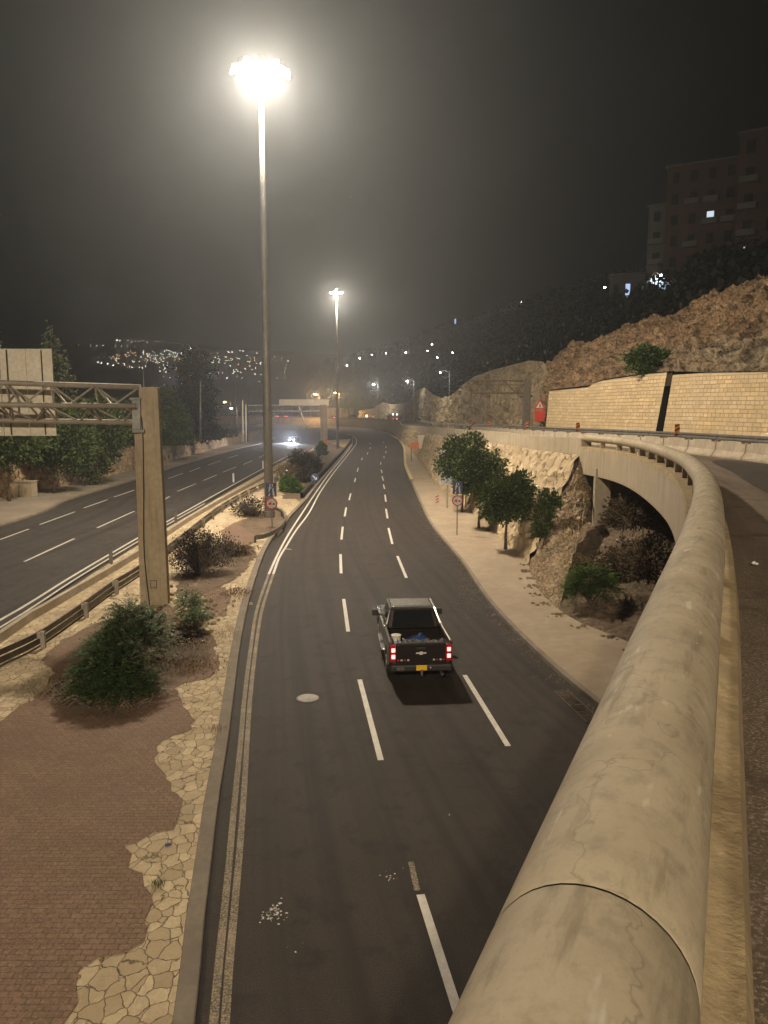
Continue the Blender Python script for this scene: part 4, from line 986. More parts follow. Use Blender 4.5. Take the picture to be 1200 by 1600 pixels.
# street lamps far away
def street_lamp(px, py, Y, zbase, side, label, kind, power=0, sz=.35):
    """lens at pixel (px,py) at distance Y, pole standing to one side"""
    h = A(px, py, Y); t = thing('street_lamp', label, 'street lamp', (h.x + side*2.0, Y, zbase))
    H_ = h.z - zbase
    pts = [(0,0,0),(0,0,H_*.6),(0,0,H_+.1)]
    MB().tube(pts, [.16,.12,.08], 8).build('pole', M['galv'], t); MB().tube([(0,0,H_+.1),(-side*1.0,0,H_+.4),(-side*2.0,0,H_+.25)], .05, 6).build('arm', M['galv'], t)
    hd = MB().box((-side*2.0,0,H_+.18), (.7,.35,.14)).build('lamp_head', M['galv'], t, bevel=.03)
    MB().cyl((-side*2.0,0,H_), sz, .25, seg=12, r2=sz*.6).build('lens', M[kind], hd)
    if power:
        ld = bpy.data.lights.new('lamp_light', 'POINT'); ld.energy = power; ld.shadow_soft_size = .4
        ld.color = (1,.62,.28) if kind == 'lampwarm' else (1,.93,.82)
        lo = bpy.data.objects.new('lamp_light', ld); COL.objects.link(lo); lo.parent = t; lo.location = (-side*2.0, -.1, H_-.4)
    return t
street_lamp(492.5, 616, 430, 3.8, 1, 'far orange street lamp glowing above the concrete wall, left of the small high mast', 'lampwarm', 36000, .8)
street_lamp(524, 614, 432, 3.8, 1, 'far warm street lamp next to the pole of the small high mast', 'lampwarm', 26000, .65)
street_lamp(584, 600.5, 372, 3.8, 1, 'bright white street lamp above the far bend, left of the pair', 'lampcool', 14000, .6)
street_lamp(636.5, 595.5, 236, 4.2, 1, 'white street lamp over the upper road beyond the small truck', 'lampcool', 2500, .32)
street_lamp(688, 582, 168, 4.6, 1, 'unlit-looking dim street lamp on a tall pole where the rock face begins', 'lampcool', 900, .12)
street_lamp(351, 628, 260, 0, 1, 'orange street lamp above the dark trees beyond the motorway', 'lampwarm', 1500, .45)
street_lamp(361, 638, 265, 0, 1, 'warm white street lamp just below and right of the orange one beyond the motorway', 'lampcool', 1500, .5)

# ================================================================== VEHICLES
def wheel(parent, x, y, r=.40, wd=.27):
    t = MB(); t.tube([(x-wd/2,y,r),(x-wd/2+.03,y,r),(x+wd/2-.03,y,r),(x+wd/2,y,r)], [r-.05,r,r,r-.05], 26); o_ = t.build('wheel', M['black'], parent, smooth=False)
    MB().cyl((x + (.02 if x > 0 else -.02), y, r), r*.6, wd, 'X', 18).build('rim', M['rim'], o_); return o_
tk = G(657, 1060); TX, TY = .93, 24.0
th = R(4.5)
pk = thing('pickup_truck', 'dark four-door pickup truck driving away with tail lights on and a loaded open bed', 'pickup truck', (TX + .0, TY + 2.15, .006), th)
# local: +Y forward, rear bumper at y=-2.95
def arch(yc, r, z0, n=9, up=False):
    return [(yc + r*math.cos(a), z0 + r*math.sin(a)) for a in np.linspace(math.pi, 0, n)]
side_out = [(-2.86,.62)] + [(-2.30,.50)] + arch(-1.78,.50,.42) + [(-1.2,.42),(1.3,.42)] + arch(1.88,.50,.42) + [(2.45,.45),(2.86,.55),(2.90,.95),(2.75,1.12),(1.45,1.20),(-.72,1.26),(-.72,1.33),(-2.88,1.36)]
for s in (-1, 1):
    MB().prism(side_out, s*.88, s*1.0, 'X').build('body_side', M['paint'], pk, bevel=.03)
MB().box((0, .33, .80), (1.78, 1.95, .72)).build('cab_floor', M['paint'], pk)
MB().prism([(1.2,.5),(2.86,.5),(2.9,.95),(2.78,1.14),(1.4,1.24),(1.2,1.22)], -.89, .89, 'X').build('hood', M['paint'], pk, bevel=.04)
MB().box((0,-1.82,.72), (1.78,2.1,.06)).build('bed_floor', M['plastic'], pk)
# cab greenhouse
cbm = MB(); cbm.add([(-.90,-.74,1.2),(.90,-.74,1.2),(.90,1.42,1.2),(-.90,1.42,1.2),(-.74,-.52,1.88),(.74,-.52,1.88),(.74,.62,1.90),(-.74,.62,1.90)], [(0,3,2,1),(4,5,6,7),(0,1,5,4),(1,2,6,5),(2,3,7,6),(3,0,4,7)])
cab = cbm.build('cab', M['paint'], pk, bevel=.07, seg=3)
mb = MB(); mb.add([(-.74,-.745,1.27),(.74,-.745,1.27),(.64,-.56,1.80),(-.64,-.56,1.80)], [(0,1,2,3)]); 
MB().box((0,.10,1.905), (1.36,1.0,.03)).build('roof_panel', M['roofgrey'], pk, bevel=.012)  # speckled grey panel, lighter than the body paint
rg = mb.build('rear_window', M['glass'], pk); sol = rg.modifiers.new('s', 'SOLIDIFY'); sol.thickness = .04; sol.offset = 0
mb = MB(); mb.add([(-.76,1.395,1.26),(.76,1.395,1.26),(.64,.70,1.84),(-.64,.70,1.84)], [(0,1,2,3)]); ws = mb.build('windscreen', M['glass'], pk); sol = ws.modifiers.new('s','SOLIDIFY'); sol.thickness=.05; sol.offset = 0
for s in (-1, 1):
    mb = MB()
    for (y0,y1,t0,t1) in ((-.58,.22,-.42,.20),(.30,1.18,.28,.62)):
        mb.add([(s*.893,y0,1.28),(s*.893,y1,1.28),(s*.762,t1,1.81),(s*.762,t0,1.81)], [(0,1,2,3)])
    w_ = mb.build('side_windows', M['glass'], pk); sol = w_.modifiers.new('s','SOLIDIFY'); sol.thickness=.03; sol.offset = 0
    # bright trims: bed rail, roof rail
    MB().tube([(s*.95,-2.84,1.372),(s*.95,-.75,1.345)], .05, 8).build('bed_rail', M['chrome'], pk)
    MB().tube([(s*.905,-.76,1.36),(s*.76,-.55,1.86),(s*.755,.55,1.905)], .042, 8).build('roof_trim', M['chrome'], pk)
    MB().box((s*1.0,.35,.44), (.16,1.9,.06)).build('side_step', M['chrome'], pk, bevel=.02)
    m_ = MB().box((s*1.16,1.12,1.30), (.24,.13,.24)).build('mirror', M['plastic'], pk, bevel=.04); MB().box((s*1.0,1.14,1.22), (.16,.06,.06)).build('mirror_arm', M['plastic'], m_)
    # tail lamps
    tl_ = MB().box((s*.885,-2.90,1.05), (.20,.12,.56)).build('taillight', M['redlens'], pk, bevel=.03)
    MB().box((s*.875,-2.968,1.16), (.115,.02,.13)).build('upper_lens', M['tail'], tl_, bevel=.02); MB().box((s*.875,-2.968,.95), (.115,.02,.13)).build('lower_lens', M['tail'], tl_, bevel=.02)
    for k in range(4): MB().box((s*(.72-.105*k),-2.952,.83), (.06,.012,.045)).build('reflector_dash', M['reflwhite' if k%2 else 'reflred'], pk)
    MB().box((s*.62,2.9,.82), (.42,.06,.2)).build('headlight', M['reflwhite'], pk)
    wheel(pk, s*.86, -1.78); wheel(pk, s*.86, 1.88)
MB().box((0,-.50,1.89),(1.46,.16,.06)).build('roof_edge_trim', M['chrome'], pk)
tg = MB().box((0,-2.90,1.02), (1.58,.09,.66)).build('tailgate', M['paint'], pk, bevel=.03)
MB().tube([(-.78,-2.90,1.355),(.78,-2.90,1.355)], .025, 8).build('tailgate_cap', M['plastic'], tg)
mb = MB(); mb.prism([(-.17,1.03),(-.15,1.075),(-.05,1.075),(-.04,1.10),(.05,1.10),(.06,1.075),(.17,1.075),(.15,1.03),(.05,1.03),(.04,1.0),(-.05,1.0),(-.06,1.03)], -2.965, -2.945, 'Y'); mb.build('emblem', M['reflwhite'], tg)
MB().box((0,-2.95,1.2), (.3,.02,.07)).build('handle', M['plastic'], tg, bevel=.01)
bmpr = MB().box((0,-2.98,.60), (1.92,.2,.22)).build('rear_bumper', M['plastic'], pk, bevel=.05)
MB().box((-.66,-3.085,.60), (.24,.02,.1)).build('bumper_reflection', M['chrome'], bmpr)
MB().box((0,-3.092,.62), (.34,.02,.17)).build('licence_plate', M['plate'], pk, bevel=.006)
MB().cyl((.28,-3.09,.62), .04, .03, 'Y', 12).build('round_badge', M['chrome'], bmpr)
MB().tube([(0,-2.9,.46),(0,-3.2,.44),(0,-3.2,.52)], .03, 8).cyl((0,-3.2,.55), .045, .07).build('tow_hitch', M['galv'], pk)
MB().tube([(.62,-2.5,.40),(.66,-3.06,.38)], .045, 10).build('exhaust_pipe', M['chrome'], pk)
MB().box((0,2.98,.55), (1.94,.18,.3)).build('front_bumper', M['chrome'], pk, bevel=.05)
MB().box((0,0,.46), (1.5,5.3,.12)).build('chassis', M['plastic'], pk)
Mx = Matrix.Translation(pk.location) @ Matrix.Rotation(th, 4, 'Z')
def inbed(x, y, z): return tuple(Mx @ Vector((x, y, z)))
# cargo
rnd = random.Random(5)
t = thing('crumpled_tarp', 'crumpled grey tarpaulin lying across the rear of the pickup bed', 'tarpaulin', inbed(.2,-2.1,.84), th)
rows = [[Vector(((i/22-.5)*1.45, (j/14-.5)*1.0, .20 + .22*abs(noise.noise(Vector((i*.25,j*.3,3)))) + .10*noise.noise(Vector((i*.7,j*.8,7))) - (.22 if i in (0,22) or j in (0,14) else 0))) for i in range(23)] for j in range(15)]
sheet('cloth', rows, M['tarp'], t, smooth=False)
t = thing('blue_bag', 'rounded blue plastic bag lying in the middle of the pickup bed', 'bag', inbed(.12,-1.3,.75), th)
bm = bmesh.new(); bmesh.ops.create_icosphere(bm, subdivisions=3, radius=1)
for v in bm.verts: v.co = Vector((v.co.x*.36, v.co.y*.3, max(-.02, v.co.z*.2+.18))) * (1+.12*noise.noise(v.co*2.2))
me = bpy.data.meshes.new('bag_body'); bm.to_mesh(me); bm.free(); link('bag_body', me, M['bluebag'], t)
MB().tube([(0,0,.36),(.06,0,.44),(.14,.05,.42)], [.05,.04,.02], 7).build('knot', M['bluebag'], t)
t = thing('blue_jerrycan', 'upright blue container in the left rear corner of the pickup bed', 'container', inbed(-.66,-2.2,.75), th)
MB().box((0,0,.22), (.26,.34,.44)).build('can_body', M['bluebag'], t, bevel=.04); MB().tube([(0,-.1,.44),(0,-.08,.5),(0,.08,.5),(0,.1,.44)], .02, 6).build('handle', M['bluebag'], t)
t = thing('cream_bucket', 'small cream bucket near the left side of the pickup bed behind the cab', 'bucket', inbed(-.66,-1.55,.75), th)
MB().cyl((0,0,.24), .13, .44, seg=18, r2=.16).build('bucket_body', M['cream'], t, smooth=True); MB().cyl((0,0,.47), .17, .03, seg=18).build('lid', M['cream'], t)
# far traffic
def small_car(label, p, rz, paint='paint', tail=False, head=True, power=0):
    t = thing('car', label, 'car', p, rz)
    MB().prism([(-2.1,.35),(2.1,.35),(2.15,.75),(1.2,.92),(-2.1,.95)], -.86, .86, 'X').build('body', M[paint], t, bevel=.06)
    b = MB(); b.add([(-.8,-1.9,.92),(.8,-1.9,.92),(.8,1.1,.9),(-.8,1.1,.9),(-.62,-1.3,1.42),(.62,-1.3,1.42),(.62,.35,1.42),(-.62,.35,1.42)], [(0,3,2,1),(4,5,6,7),(0,1,5,4),(1,2,6,5),(2,3,7,6),(3,0,4,7)]); b.build('windows', M['glass'], t, bevel=.05)
    for s in (-1,1):
        for y in (-1.3,1.3): MB().cyl((s*.78,y,.32), .32, .2, 'X', 14).build('wheel', M['black'], t)
        MB().cyl((s*.6,2.12,.68), .13, .12, 'Y', 12).build('headlight', M['headlamp'] if head else M['reflwhite'], t)
        MB().box((s*.65,-2.12,.75), (.34,.08,.2)).build('taillight', M['redlamp'] if tail else M['redlens'], t)
    if power:
        ld = bpy.data.lights.new('headlight_beam', 'SPOT'); ld.energy = power; ld.spot_size = R(80); ld.spot_blend = .6; ld.color = (.9,.9,1); ld.shadow_soft_size = .3
        lo = bpy.data.objects.new('headlight_beam', ld); COL.objects.link(lo); lo.parent = t; lo.location = (0,2.3,.7); lo.rotation_euler = (R(83),0,0)
    return t
p = G(459, 691, 0); small_car('oncoming car with blazing white headlights on the motorway', (p.x, p.y, .02), R(180-8), head=True, power=26000)
for (px, Y, lb_) in ((432, 470, 'far car with red tail lights, left of the two on the raised road'), (446, 466, 'far car with red tail lights, right of the two on the raised road')):
    p = A(px, 655, Y); small_car(lb_, (p.x, Y, deckz(Y)+.02), R(15), head=False, tail=True)
p = A(521, 658, 300); small_car('far white car on the road just right of the second gantry column', ((521-600)/1200*410, 410, deckz(410)+.02), R(35), paint='signwhite', head=False, tail=True)
# lorry
p = A(612, 660, 325); t = thing('lorry', 'small lit recovery lorry with white box body on the far upper road', 'lorry', (p.x+.3, 325, deckz(325)+.02), R(200))
MB().box((0,1.0,1.75), (2.3,4.2,2.3)).build('box_body', M['signwhite'], t, bevel=.05); MB().box((0,-2.4,1.5), (2.2,2.0,2.0)).build('cab', M['orange'], t, bevel=.12)
MB().box((0,0,.55), (1.6,6.6,.2)).build('chassis', M['plastic'], t)
for s in (-1,1):
    for y in (-2.3,1.8): MB().cyl((s*.95,y,.48), .48, .3, 'X', 16).build('wheel', M['black'], t)
    MB().box((s*.9,3.13,2.7), (.3,.08,.22)).build('marker_lamp', M['lampcool'], t); MB().box((s*.8,3.13,.85), (.3,.08,.2)).build('taillight', M['redlamp'], t)
p = A(573, 658, 372); t = thing('warning_trailer', 'roadworks arrow trailer with glowing amber lamp at the far bend', 'trailer', (p.x, 372, deckz(372)+.02))
MB().box((0,0,.9), (2.0,.8,1.0)).build('body', M['orange'], t, bevel=.05); MB().cyl((0,-.5,1.75), .42, .2, 'Y', 14).build('amber_lamp', M['amberlamp'], t); MB().cyl((0,0,1.5), .05, 1.2).build('mast', M['galv'], t)
for s in (-1,1): MB().cyl((s*.9,0,.3), .3, .2, 'X', 12).build('wheel', M['black'], t)
# water-filled barriers at the far bend
for k in range(8):
    px = 583 + k*4.3; p = A(px, 663.5, 360 - k*6); t = MB().prism([(-.28,0),(-.24,.35),(-.12,.5),(-.12,.95),(.12,.95),(.12,.5),(.24,.35),(.28,0)], -.65, .65, 'X').build('plastic_barrier', M['signwhite' if k%2 else 'signred'], bevel=.03)
    t.location = (p.x, p.y, deckz(p.y)+.0); t.rotation_euler = (0,0,R(20)); tag(t, '%s plastic barrier in the row edging the far bend' % ('white' if k%2 else 'red'), 'barrier', '%s plastic barriers edging the far bend' % ('white' if k%2 else 'red'))

# ================================================================== FAR BUILDINGS AND WALLS
def far_wall(name, label, px0, px1, pyt, pyb, Y, m, pxs=10):
    t = thing(name, label, 'wall')
    n_ = max(2, int((px1-px0)/pxs))
    for k in range(n_):
        xa = px0 + (px1-px0)*k/n_; xb = px0 + (px1-px0)*(k+1)/n_ - .5
        a_ = A(xa, pyt, Y); b_ = A(xb, pyb, Y); MB().box(((a_.x+b_.x)/2, Y + .3*(k%2), (a_.z+b_.z)/2), (b_.x-a_.x, .8, a_.z-b_.z)).build('panel', m, t, bevel=.05)
    return t
far_wall('concrete_wall', 'far raised concrete panel wall behind the motorway gantry, under the orange lamp', 446, 506, 625, 634, 520, M['barrier'], 7.5)
far_wall('concrete_wall', 'long low pale wall below the raised panel wall on the far road', 400, 500, 635, 653, 540, M['facade2'], 14)
far_wall('concrete_wall', 'far lit concrete wall just right of the second gantry column', 508, 562, 637, 656, 475, M['conc'], 9)
far_wall('concrete_wall', 'far pale wall section left of the lit lorry', 562, 602, 641, 657, 442, M['conc'], 13)
def building(label, p, dims, m, rz=0, floors=3, cols=3, lit=(), wm='glass', name='apartment_building', roof=True, balc=(), litm='winblue'):
    t = thing(name, label, 'building', p, rz); W_, D_, H_ = dims
    MB().box((0,0,H_/2), dims).build('wall', m, t)
    MB().box((0,0,H_+.12), (W_+.8,D_+.8,.24)).build('roof', M['trim'], t)
    for f in range(floors):
        for c in range(cols):
            x = -W_/2 + W_*(c+.5)/cols; z = H_*(f+.45)/floors
            L = (f, c) in lit
            w_ = MB().box((x,-D_/2-.03,z), (W_/cols*.38,.1,H_/floors*.48)).build('window', M[litm] if L else M['glass'], t)
            if (f, c) in balc:
                b_ = MB().box((x,-D_/2-.8,z-H_/floors*.36), (W_/cols*.8,1.6,.18)).build('balcony', M['trim'], t)
                MB().box((x,-D_/2-1.55,z-H_/floors*.36+.5), (W_/cols*.8,.08,.9)).build('parapet', M['trim'], b_)
    return t
q = A(1190, 415, 135); building('tallest red-brown apartment block at the top right edge', (q.x+7, 141, q.z-8), (15,12,31), M['facade'], R(-34), 7, 4, lit=((2,0),), balc=((2,0),(3,0),(4,0),(5,0),(3,2),(4,2)), litm='winwhite')
q = A(1110, 400, 150); building('red-brown apartment block with a lit balcony window on the hill at right', (q.x+1.5, 157, q.z-6), (13,11,23.5), M['facade'], R(-30), 6, 4, lit=((3,2),), balc=((4,2),(4,1),(3,2),(2,1),(3,3)), litm='winwhite')
q = A(1062, 405, 160); building('narrow dark grey apartment block with one blue window, left of the red-brown blocks', (q.x, 166, q.z-5), (7,10,16), M['facade2'], R(-30), 4, 2, lit=((3,1),), balc=((0,0),(1,0),(2,0)))
q = A(992, 448, 160); building('small dark house with one glowing blue window on the hillside', (q.x-.3, 164, q.z-3.4), (7,6,6), M['facade2'], R(-15), 1, 3, lit=((0,1),), name='hillside_house')
for i, (px, py, Y, d_, lb_) in enumerate([(735,520,430,(14,10,9),'dim pale block house high on the hillside above the rock face'), (713,518,450,(7,8,12),'narrow dim tower house beside the pale block house'), (684,527,470,(17,10,7),'low dim grey house left of the tower house'), (757,528,420,(10,9,7),'small dim house with a lit spot right of the tower house'), (900,505,240,(9,8,5),'dim grey house half hidden below the lit hillside windows'), (850,522,260,(10,8,6),'dim hillside house among dark trees'), (660,545,520,(16,12,9),'dim house at the foot of the dark hillside, far left of it')]):
    q = A(px, py+4, Y); building(lb_, (q.x, Y, q.z-2), d_, M['facade2'], R(-10-i*5), 2, 3, lit=((1,i%3),) if i%2 else (), name='hillside_house')
# lit fence with lamp and green tree on the hill
q = A(1030, 456, 136); t = thing('lit_fence', 'short pale blue fence glowing beside a lamp on the dark hillside', 'fence', (q.x, 136, q.z), R(20))
for k in range(9): MB().box((-2.4+k*.6,0,1.1), (.5,.05,2.2)).build('slat', M['fenceblue'], t)
street_lamp(1033, 430, 135, A(1033,458,135).z-1, -.5, 'small white lamp over the pale blue fence on the hillside', 'lampcool', 450, .2)
tree('small_tree', 'little bright green tree lit by the hillside lamp', (A(1046,455,137).x, 137.5, A(1046,455,137).z-1), 4, 2.2, [(0,0,2.8,1.4,1.1,.9),(.9,0,2.3,.9,.8,.7)], 700, .35, 'leafbright', seed=3, r=.12)

# ================================================================== VEGETATION
# big pinnate bush in front of gantry column
def pinnate(name, label, loc, blobs, nf, fl, lm, seed, leaflet=.085):
    rs = np.random.RandomState(seed); t = thing(name, label, 'bush', loc)
    B = np.array(blobs, float); P = []; D = []; mb = MB()
    wt = (B[:,3]*B[:,5]); wt /= wt.sum()
    for f in range(nf):
        b = B[rs.choice(len(B), p=wt)]; d = rs.normal(size=3); d /= np.linalg.norm(d); d[2] = abs(d[2])*.9+.05 if rs.rand() < .85 else d[2]
        base = b[:3] + d*b[3:]*(.35+.55*rs.rand()); base[2] = max(base[2], .1)
        out = d + rs.normal(size=3)*.35 + np.array([0,0,.25]); out /= np.linalg.norm(out); L = fl*rs.uniform(.7,1.25)
        side_ = np.cross(out, [0,0,1]); side_ /= np.linalg.norm(side_)+1e-6
        droop = np.array([0,0,-1.])
        pts = [base + out*L*s + droop*L*.45*s*s for s in np.linspace(0,1,9)]
        mb.tube([Vector(p) for p in pts[::4]], [.006,.004,.002], 3, False)
        for k in range(1, 9):
            for s in (-1, 1): P.append(pts[k]); D.append(side_*s*1.0 + out*.5 + np.array([0,0,-.15]))
    for k in range(22):
        b = B[rs.randint(len(B))]; e = Vector(b[:3]) + Vector((rs.uniform(-.5,.5)*b[3], rs.uniform(-.5,.5)*b[4], b[5]*.5)); mb.tube([(0,0,0), Vector((e.x*.5,e.y*.5,e.z*.65)), e], [.03,.02,.008], 5)
    mb.build('stems', M['bark'], t)
    P = np.array(P); D = np.array(D); D /= np.linalg.norm(D, axis=1)[:,None]
    n_ = len(P); d = D + rs.normal(size=(n_,3))*.12; s = np.cross(d, [0,0,1.])+rs.normal(size=(n_,3))*.15; s /= np.linalg.norm(s,axis=1)[:,None]
    k = rs.uniform(.8,1.25,(n_,1)); Lf = leaflet*k; W2 = leaflet*.20*k
    V = np.stack([P, P+d*Lf*.45+s*W2, P+d*Lf, P+d*Lf*.45-s*W2], 1).reshape(-1,3)
    me = bpy.data.meshes.new('foliage'); me.from_pydata(V.tolist(), [], [tuple(range(4*i,4*i+4)) for i in range(n_)]); me.update()
    link('foliage', me, M[lm], t); return t
bb = G(176, 1098)
pinnate('ailanthus_bush', 'large dark green bush with feathery leaves at the left of the gantry column foot', (bb.x, bb.y+.3, .1), [(-.1,-.25,.15,1.15,.8,.55),(.5,.1,.3,.8,.6,.5),(-.1,.2,.75,1.0,.9,.75),(.55,.55,1.15,.85,.8,.75),(-.55,.7,1.0,.75,.8,.75),(.1,1.0,1.65,.75,.8,.7),(.7,1.2,1.6,.6,.6,.55),(-.3,-.1,.5,.9,.6,.5),(.15,1.1,2.15,.4,.4,.5),(-.75,.2,.5,.5,.4,.4)], 1500, .55, 'leafbush', 1, .11)
bb = G(308, 990); pinnate('leafy_bush', 'small bright green bush growing right of the gantry column foot', (bb.x, bb.y, .1), [(0,0,.45,.5,.5,.45),(-.5,1.2,.55,.6,.6,.5),(-.8,2.2,.6,.55,.6,.5)], 420, .32, 'leafbright', 2, .075)
# dead brush under the bush
mb = MB(); rnd = random.Random(3); c = G(150, 1090)
for k in range(900):
    x, y = rnd.gauss(.15, .8), rnd.gauss(.15, .5); a_ = rnd.random()*3.14; L = rnd.uniform(.15,.6)
    mb.tube([(c.x+x, c.y+y, .17), (c.x+x+math.cos(a_)*L*.5, c.y+y+math.sin(a_)*L*.5, .17+rnd.random()*.22), (c.x+x+math.cos(a_)*L, c.y+y+math.sin(a_)*L, .17+rnd.random()*.12)], .010, 3)
o = mb.build('dead_brushwood', M['twig']); o['kind'] = 'stuff'; tag(o, 'heap of dead twigs lying under the large dark bush', 'brushwood')
rsl = np.random.RandomState(8); P_ = np.zeros((5200,3)); cc = [G(*q) for q in ((130,1085),(190,1105),(250,1040),(285,1010),(300,1050),(370,930))]
ki = rsl.randint(0, 6, 5200); P_[:,0] = np.array([c.x for c in cc])[ki] + rsl.normal(size=5200)*.45; P_[:,1] = np.array([c.y for c in cc])[ki] + rsl.normal(size=5200)*.5; P_[:,2] = .155 + rsl.rand(5200)*.03
M['litterleaf'] = leafmat('fallen_leaf', (.26, .15, .085), (.10, .06, .04))
o = cards('leaf_litter', P_, np.tile([0,0,.15], (5200,1)), .055, .018, M['litterleaf'], None, 77); o['kind'] = 'stuff'; tag(o, 'reddish brown fallen leaves strewn round the large dark bush', 'leaf litter')
# dry grass tufts scattered over the island
def grass(name, label, px, n, m, h=.18, rad=.5, seed=0):
    c = G(*px); rs = np.random.RandomState(seed); P = np.zeros((n,3)); P[:,0] = c.x + rs.normal(size=n)*rad; P[:,1] = c.y + rs.normal(size=n)*rad*1.2; P[:,2] = .14
    N = np.tile([0,0,1.3], (n,1)); o = cards(name, P, N, h, h*.035, M[m], None, seed); o['kind'] = 'stuff'; return tag(o, label, 'grass')
gs = [((250,1000),500,.7,'dry grass litter between the dark bush and the small bright bush'),((300,1040),420,.5,'dry weeds on the bare soil right of the dark bush'),((350,1000),260,.5,'thin dry weeds along the flagstones beside the kerb, below the column'),((365,940),300,.6,'dry weeds on the flagstones right of the gantry column'),((375,880),300,.6,'dry weeds near the grey shrub on the island'),((398,815),260,.7,'dry weeds left of the tall mast foot'),((425,832),300,.7,'weeds in front of the tall mast foot'),((452,790),300,1.0,'weeds by the sign right of the tall mast'),((495,735),300,1.6,'dry grass on the far narrowing island'),((340,1150),60,.1,'tiny weed on the flagstone edge'),((248,1396),70,.06,'little green weed tuft growing between the near flagstones')]
for i, (px, n_, rad, lb_) in enumerate(gs): grass('dry_grass' if i < 10 else 'weed_tuft', lb_, px, n_, 'dryleaf' if i < 10 else 'leafbright', .15 if i < 10 else .12, rad, i+20)
# shrubs on the island
b = G(300, 905); shrub('grey_shrub', 'tangled dark grey-brown shrub right of the gantry column', (b.x+.2, b.y+.6, .1), [(0,0,1.0,1.3,1.2,.95),(.9,.7,1.1,1.0,1.1,.8),(-.7,.5,1.1,.9,.9,.8),(0,.6,1.7,.9,.9,.6)], 8000, .09, 'leafgrey', 11, 240)
b = G(378, 870); shrub('dead_shrub', 'low dry brown shrub on the bare soil behind the grey tangled shrub', (b.x-.3, b.y, .1), [(0,0,.3,1.1,.7,.35)], 900, .14, 'dryleaf', 12, 90)
b = G(395, 812); shrub('dead_shrub', 'dusty twiggy shrub immediately left of the tall mast base', (b.x-.2, b.y+1, .1), [(0,0,.7,1.2,1.2,.8),(-.9,1,.6,1,1,.6)], 1500, .16, 'leafgrey', 13, 120)
b = G(458, 772); shrub('leafy_bush', 'bright green bush on the island between mast and kerb', (b.x-.4, b.y+.5, .1), [(0,0,.7,1.0,.9,.7),(.8,-.6,.5,.7,.6,.5),(-.5,.9,1.1,.8,.8,.7)], 2400, .22, 'leafbright', 14, 50)
b = G(466, 758); shrub('grey_shrub', 'small purplish grey shrub just behind the bright green bush', (b.x+.6, b.y+2, .1), [(0,0,.8,1.0,.9,.9)], 1400, .2, 'leafgrey', 15, 60)
b = G(484, 742); shrub('grey_shrub', 'big round dark grey shrub in the middle of the far island', (b.x-.6, b.y+1.5, .1), [(0,0,1.3,2.0,2.0,1.3),(1.0,-.5,1.0,1.3,1.2,1.0),(-.8,1,1.8,1.5,1.6,1.1)], 7000, .2, 'leafgrey', 16, 120)
b = G(503, 712); shrub('leafy_bush', 'small green bush beside the orange board on the far island', (b.x, b.y, .1), [(0,0,1.0,1.1,1,1.1)], 900, .35, 'leafbright', 17, 20)
b = G(440, 748); shrub('dead_shrub', 'dry scrub along the motorway guardrail beyond the mast', (b.x, b.y+6, .1), [(0,0,.6,1.2,6,.6)], 1600, .22, 'dryleaf', 18, 120)
# right pavement trees
trs = [(790, 858, 4.9, [(0,0,3.3,1.5,1.4,1.0),(.5,.2,3.9,1.1,1.1,.8),(-.8,.1,2.8,.9,1,.8),(-.1,-.3,2.4,1.2,1.,.6),(.8,.2,3.0,.8,.9,.7)], 'broad dark tree with a bare trunk on the right pavement, nearest of the group'),
       (748, 825, 5.8, [(0,0,4.0,1.6,1.6,1.2),(-.6,.2,4.8,1.1,1.2,.9),(.8,0,4.7,1.0,1.0,.8),(-1.0,0,3.4,.9,1,.8),(.3,0,3.0,1.3,1.2,.7)], 'middle leafy tree of the right pavement group, hiding the billboard'),
       (722, 800, 6.2, [(0,0,4.5,1.8,1.7,1.3),(-.9,.2,3.9,1.2,1.3,1.1),(.8,0,5.7,1.1,1.1,.8),(-.5,0,5.6,1.0,1.1,.7)], 'farthest tree of the right pavement group, crown in front of the billboard')]
for i, (px, py, h, bl, lb_) in enumerate(trs):
    b = G(px, py, .13); tree('street_tree', lb_, (b.x, b.y, .13), h, h*.72, bl, 7500, .21, 'leaftree', seed=30+i, r=.09, group='trees on the right pavement', shell=.35)
# bushes on wall and slope
b = A(850, 860, 41.0); shrub('wall_bush', 'green bush sprouting from the end of the stone retaining wall', (b.x-.1, 41.0, 1.9), [(0,0,.9,.5,.5,.7),(.25,-.1,1.8,.6,.5,.6),(-.2,-.3,.1,.4,.4,.6)], 3000, .17, 'leaftree', 40, 40)
b = A(912, 965, 33); pinnate('leafy_bush', 'spiky green bush at the bottom of the slope under the bridge', (b.x, 32.0, .35), [(0,0,.9,1.1,.8,.8),(.5,.1,.5,.8,.7,.5),(-.5,-.1,.5,.7,.6,.5)], 620, .5, 'leafbright', 41, .11)
for i, (px, py, Y, sc, lb_) in enumerate([(985,800,38,1.3,'dry brown brush on the upper slope behind the bridge pier'),(965,880,35,1.1,'dry dark brush in the middle of the slope under the bridge'),(1010,870,31,1.4,'dry brush high under the curved bridge fascia'),(905,880,37.5,.6,'withered grass on the dry stones near the slope bush')]):
    b = A(px, py, Y); shrub('dry_brush', lb_, (b.x, Y, b.z-.6*sc), [(0,0,.5*sc,sc,sc,.6*sc)], 1500, .16, 'leafbrush' if i < 3 else 'dryleaf', 50+i, 80)
b = A(1012, 582, 66); shrub('slope_bush', 'dark round bush on the rocky slope just above the block wall', (b.x, 65.6, b.z-.2), [(0,0,1.1,1.9,1.4,1.2),(1.1,0,.9,1.2,1.1,.9),(-.6,0,1.7,1.0,1,.6)], 4200, .24, 'leafbush', 60, 50)
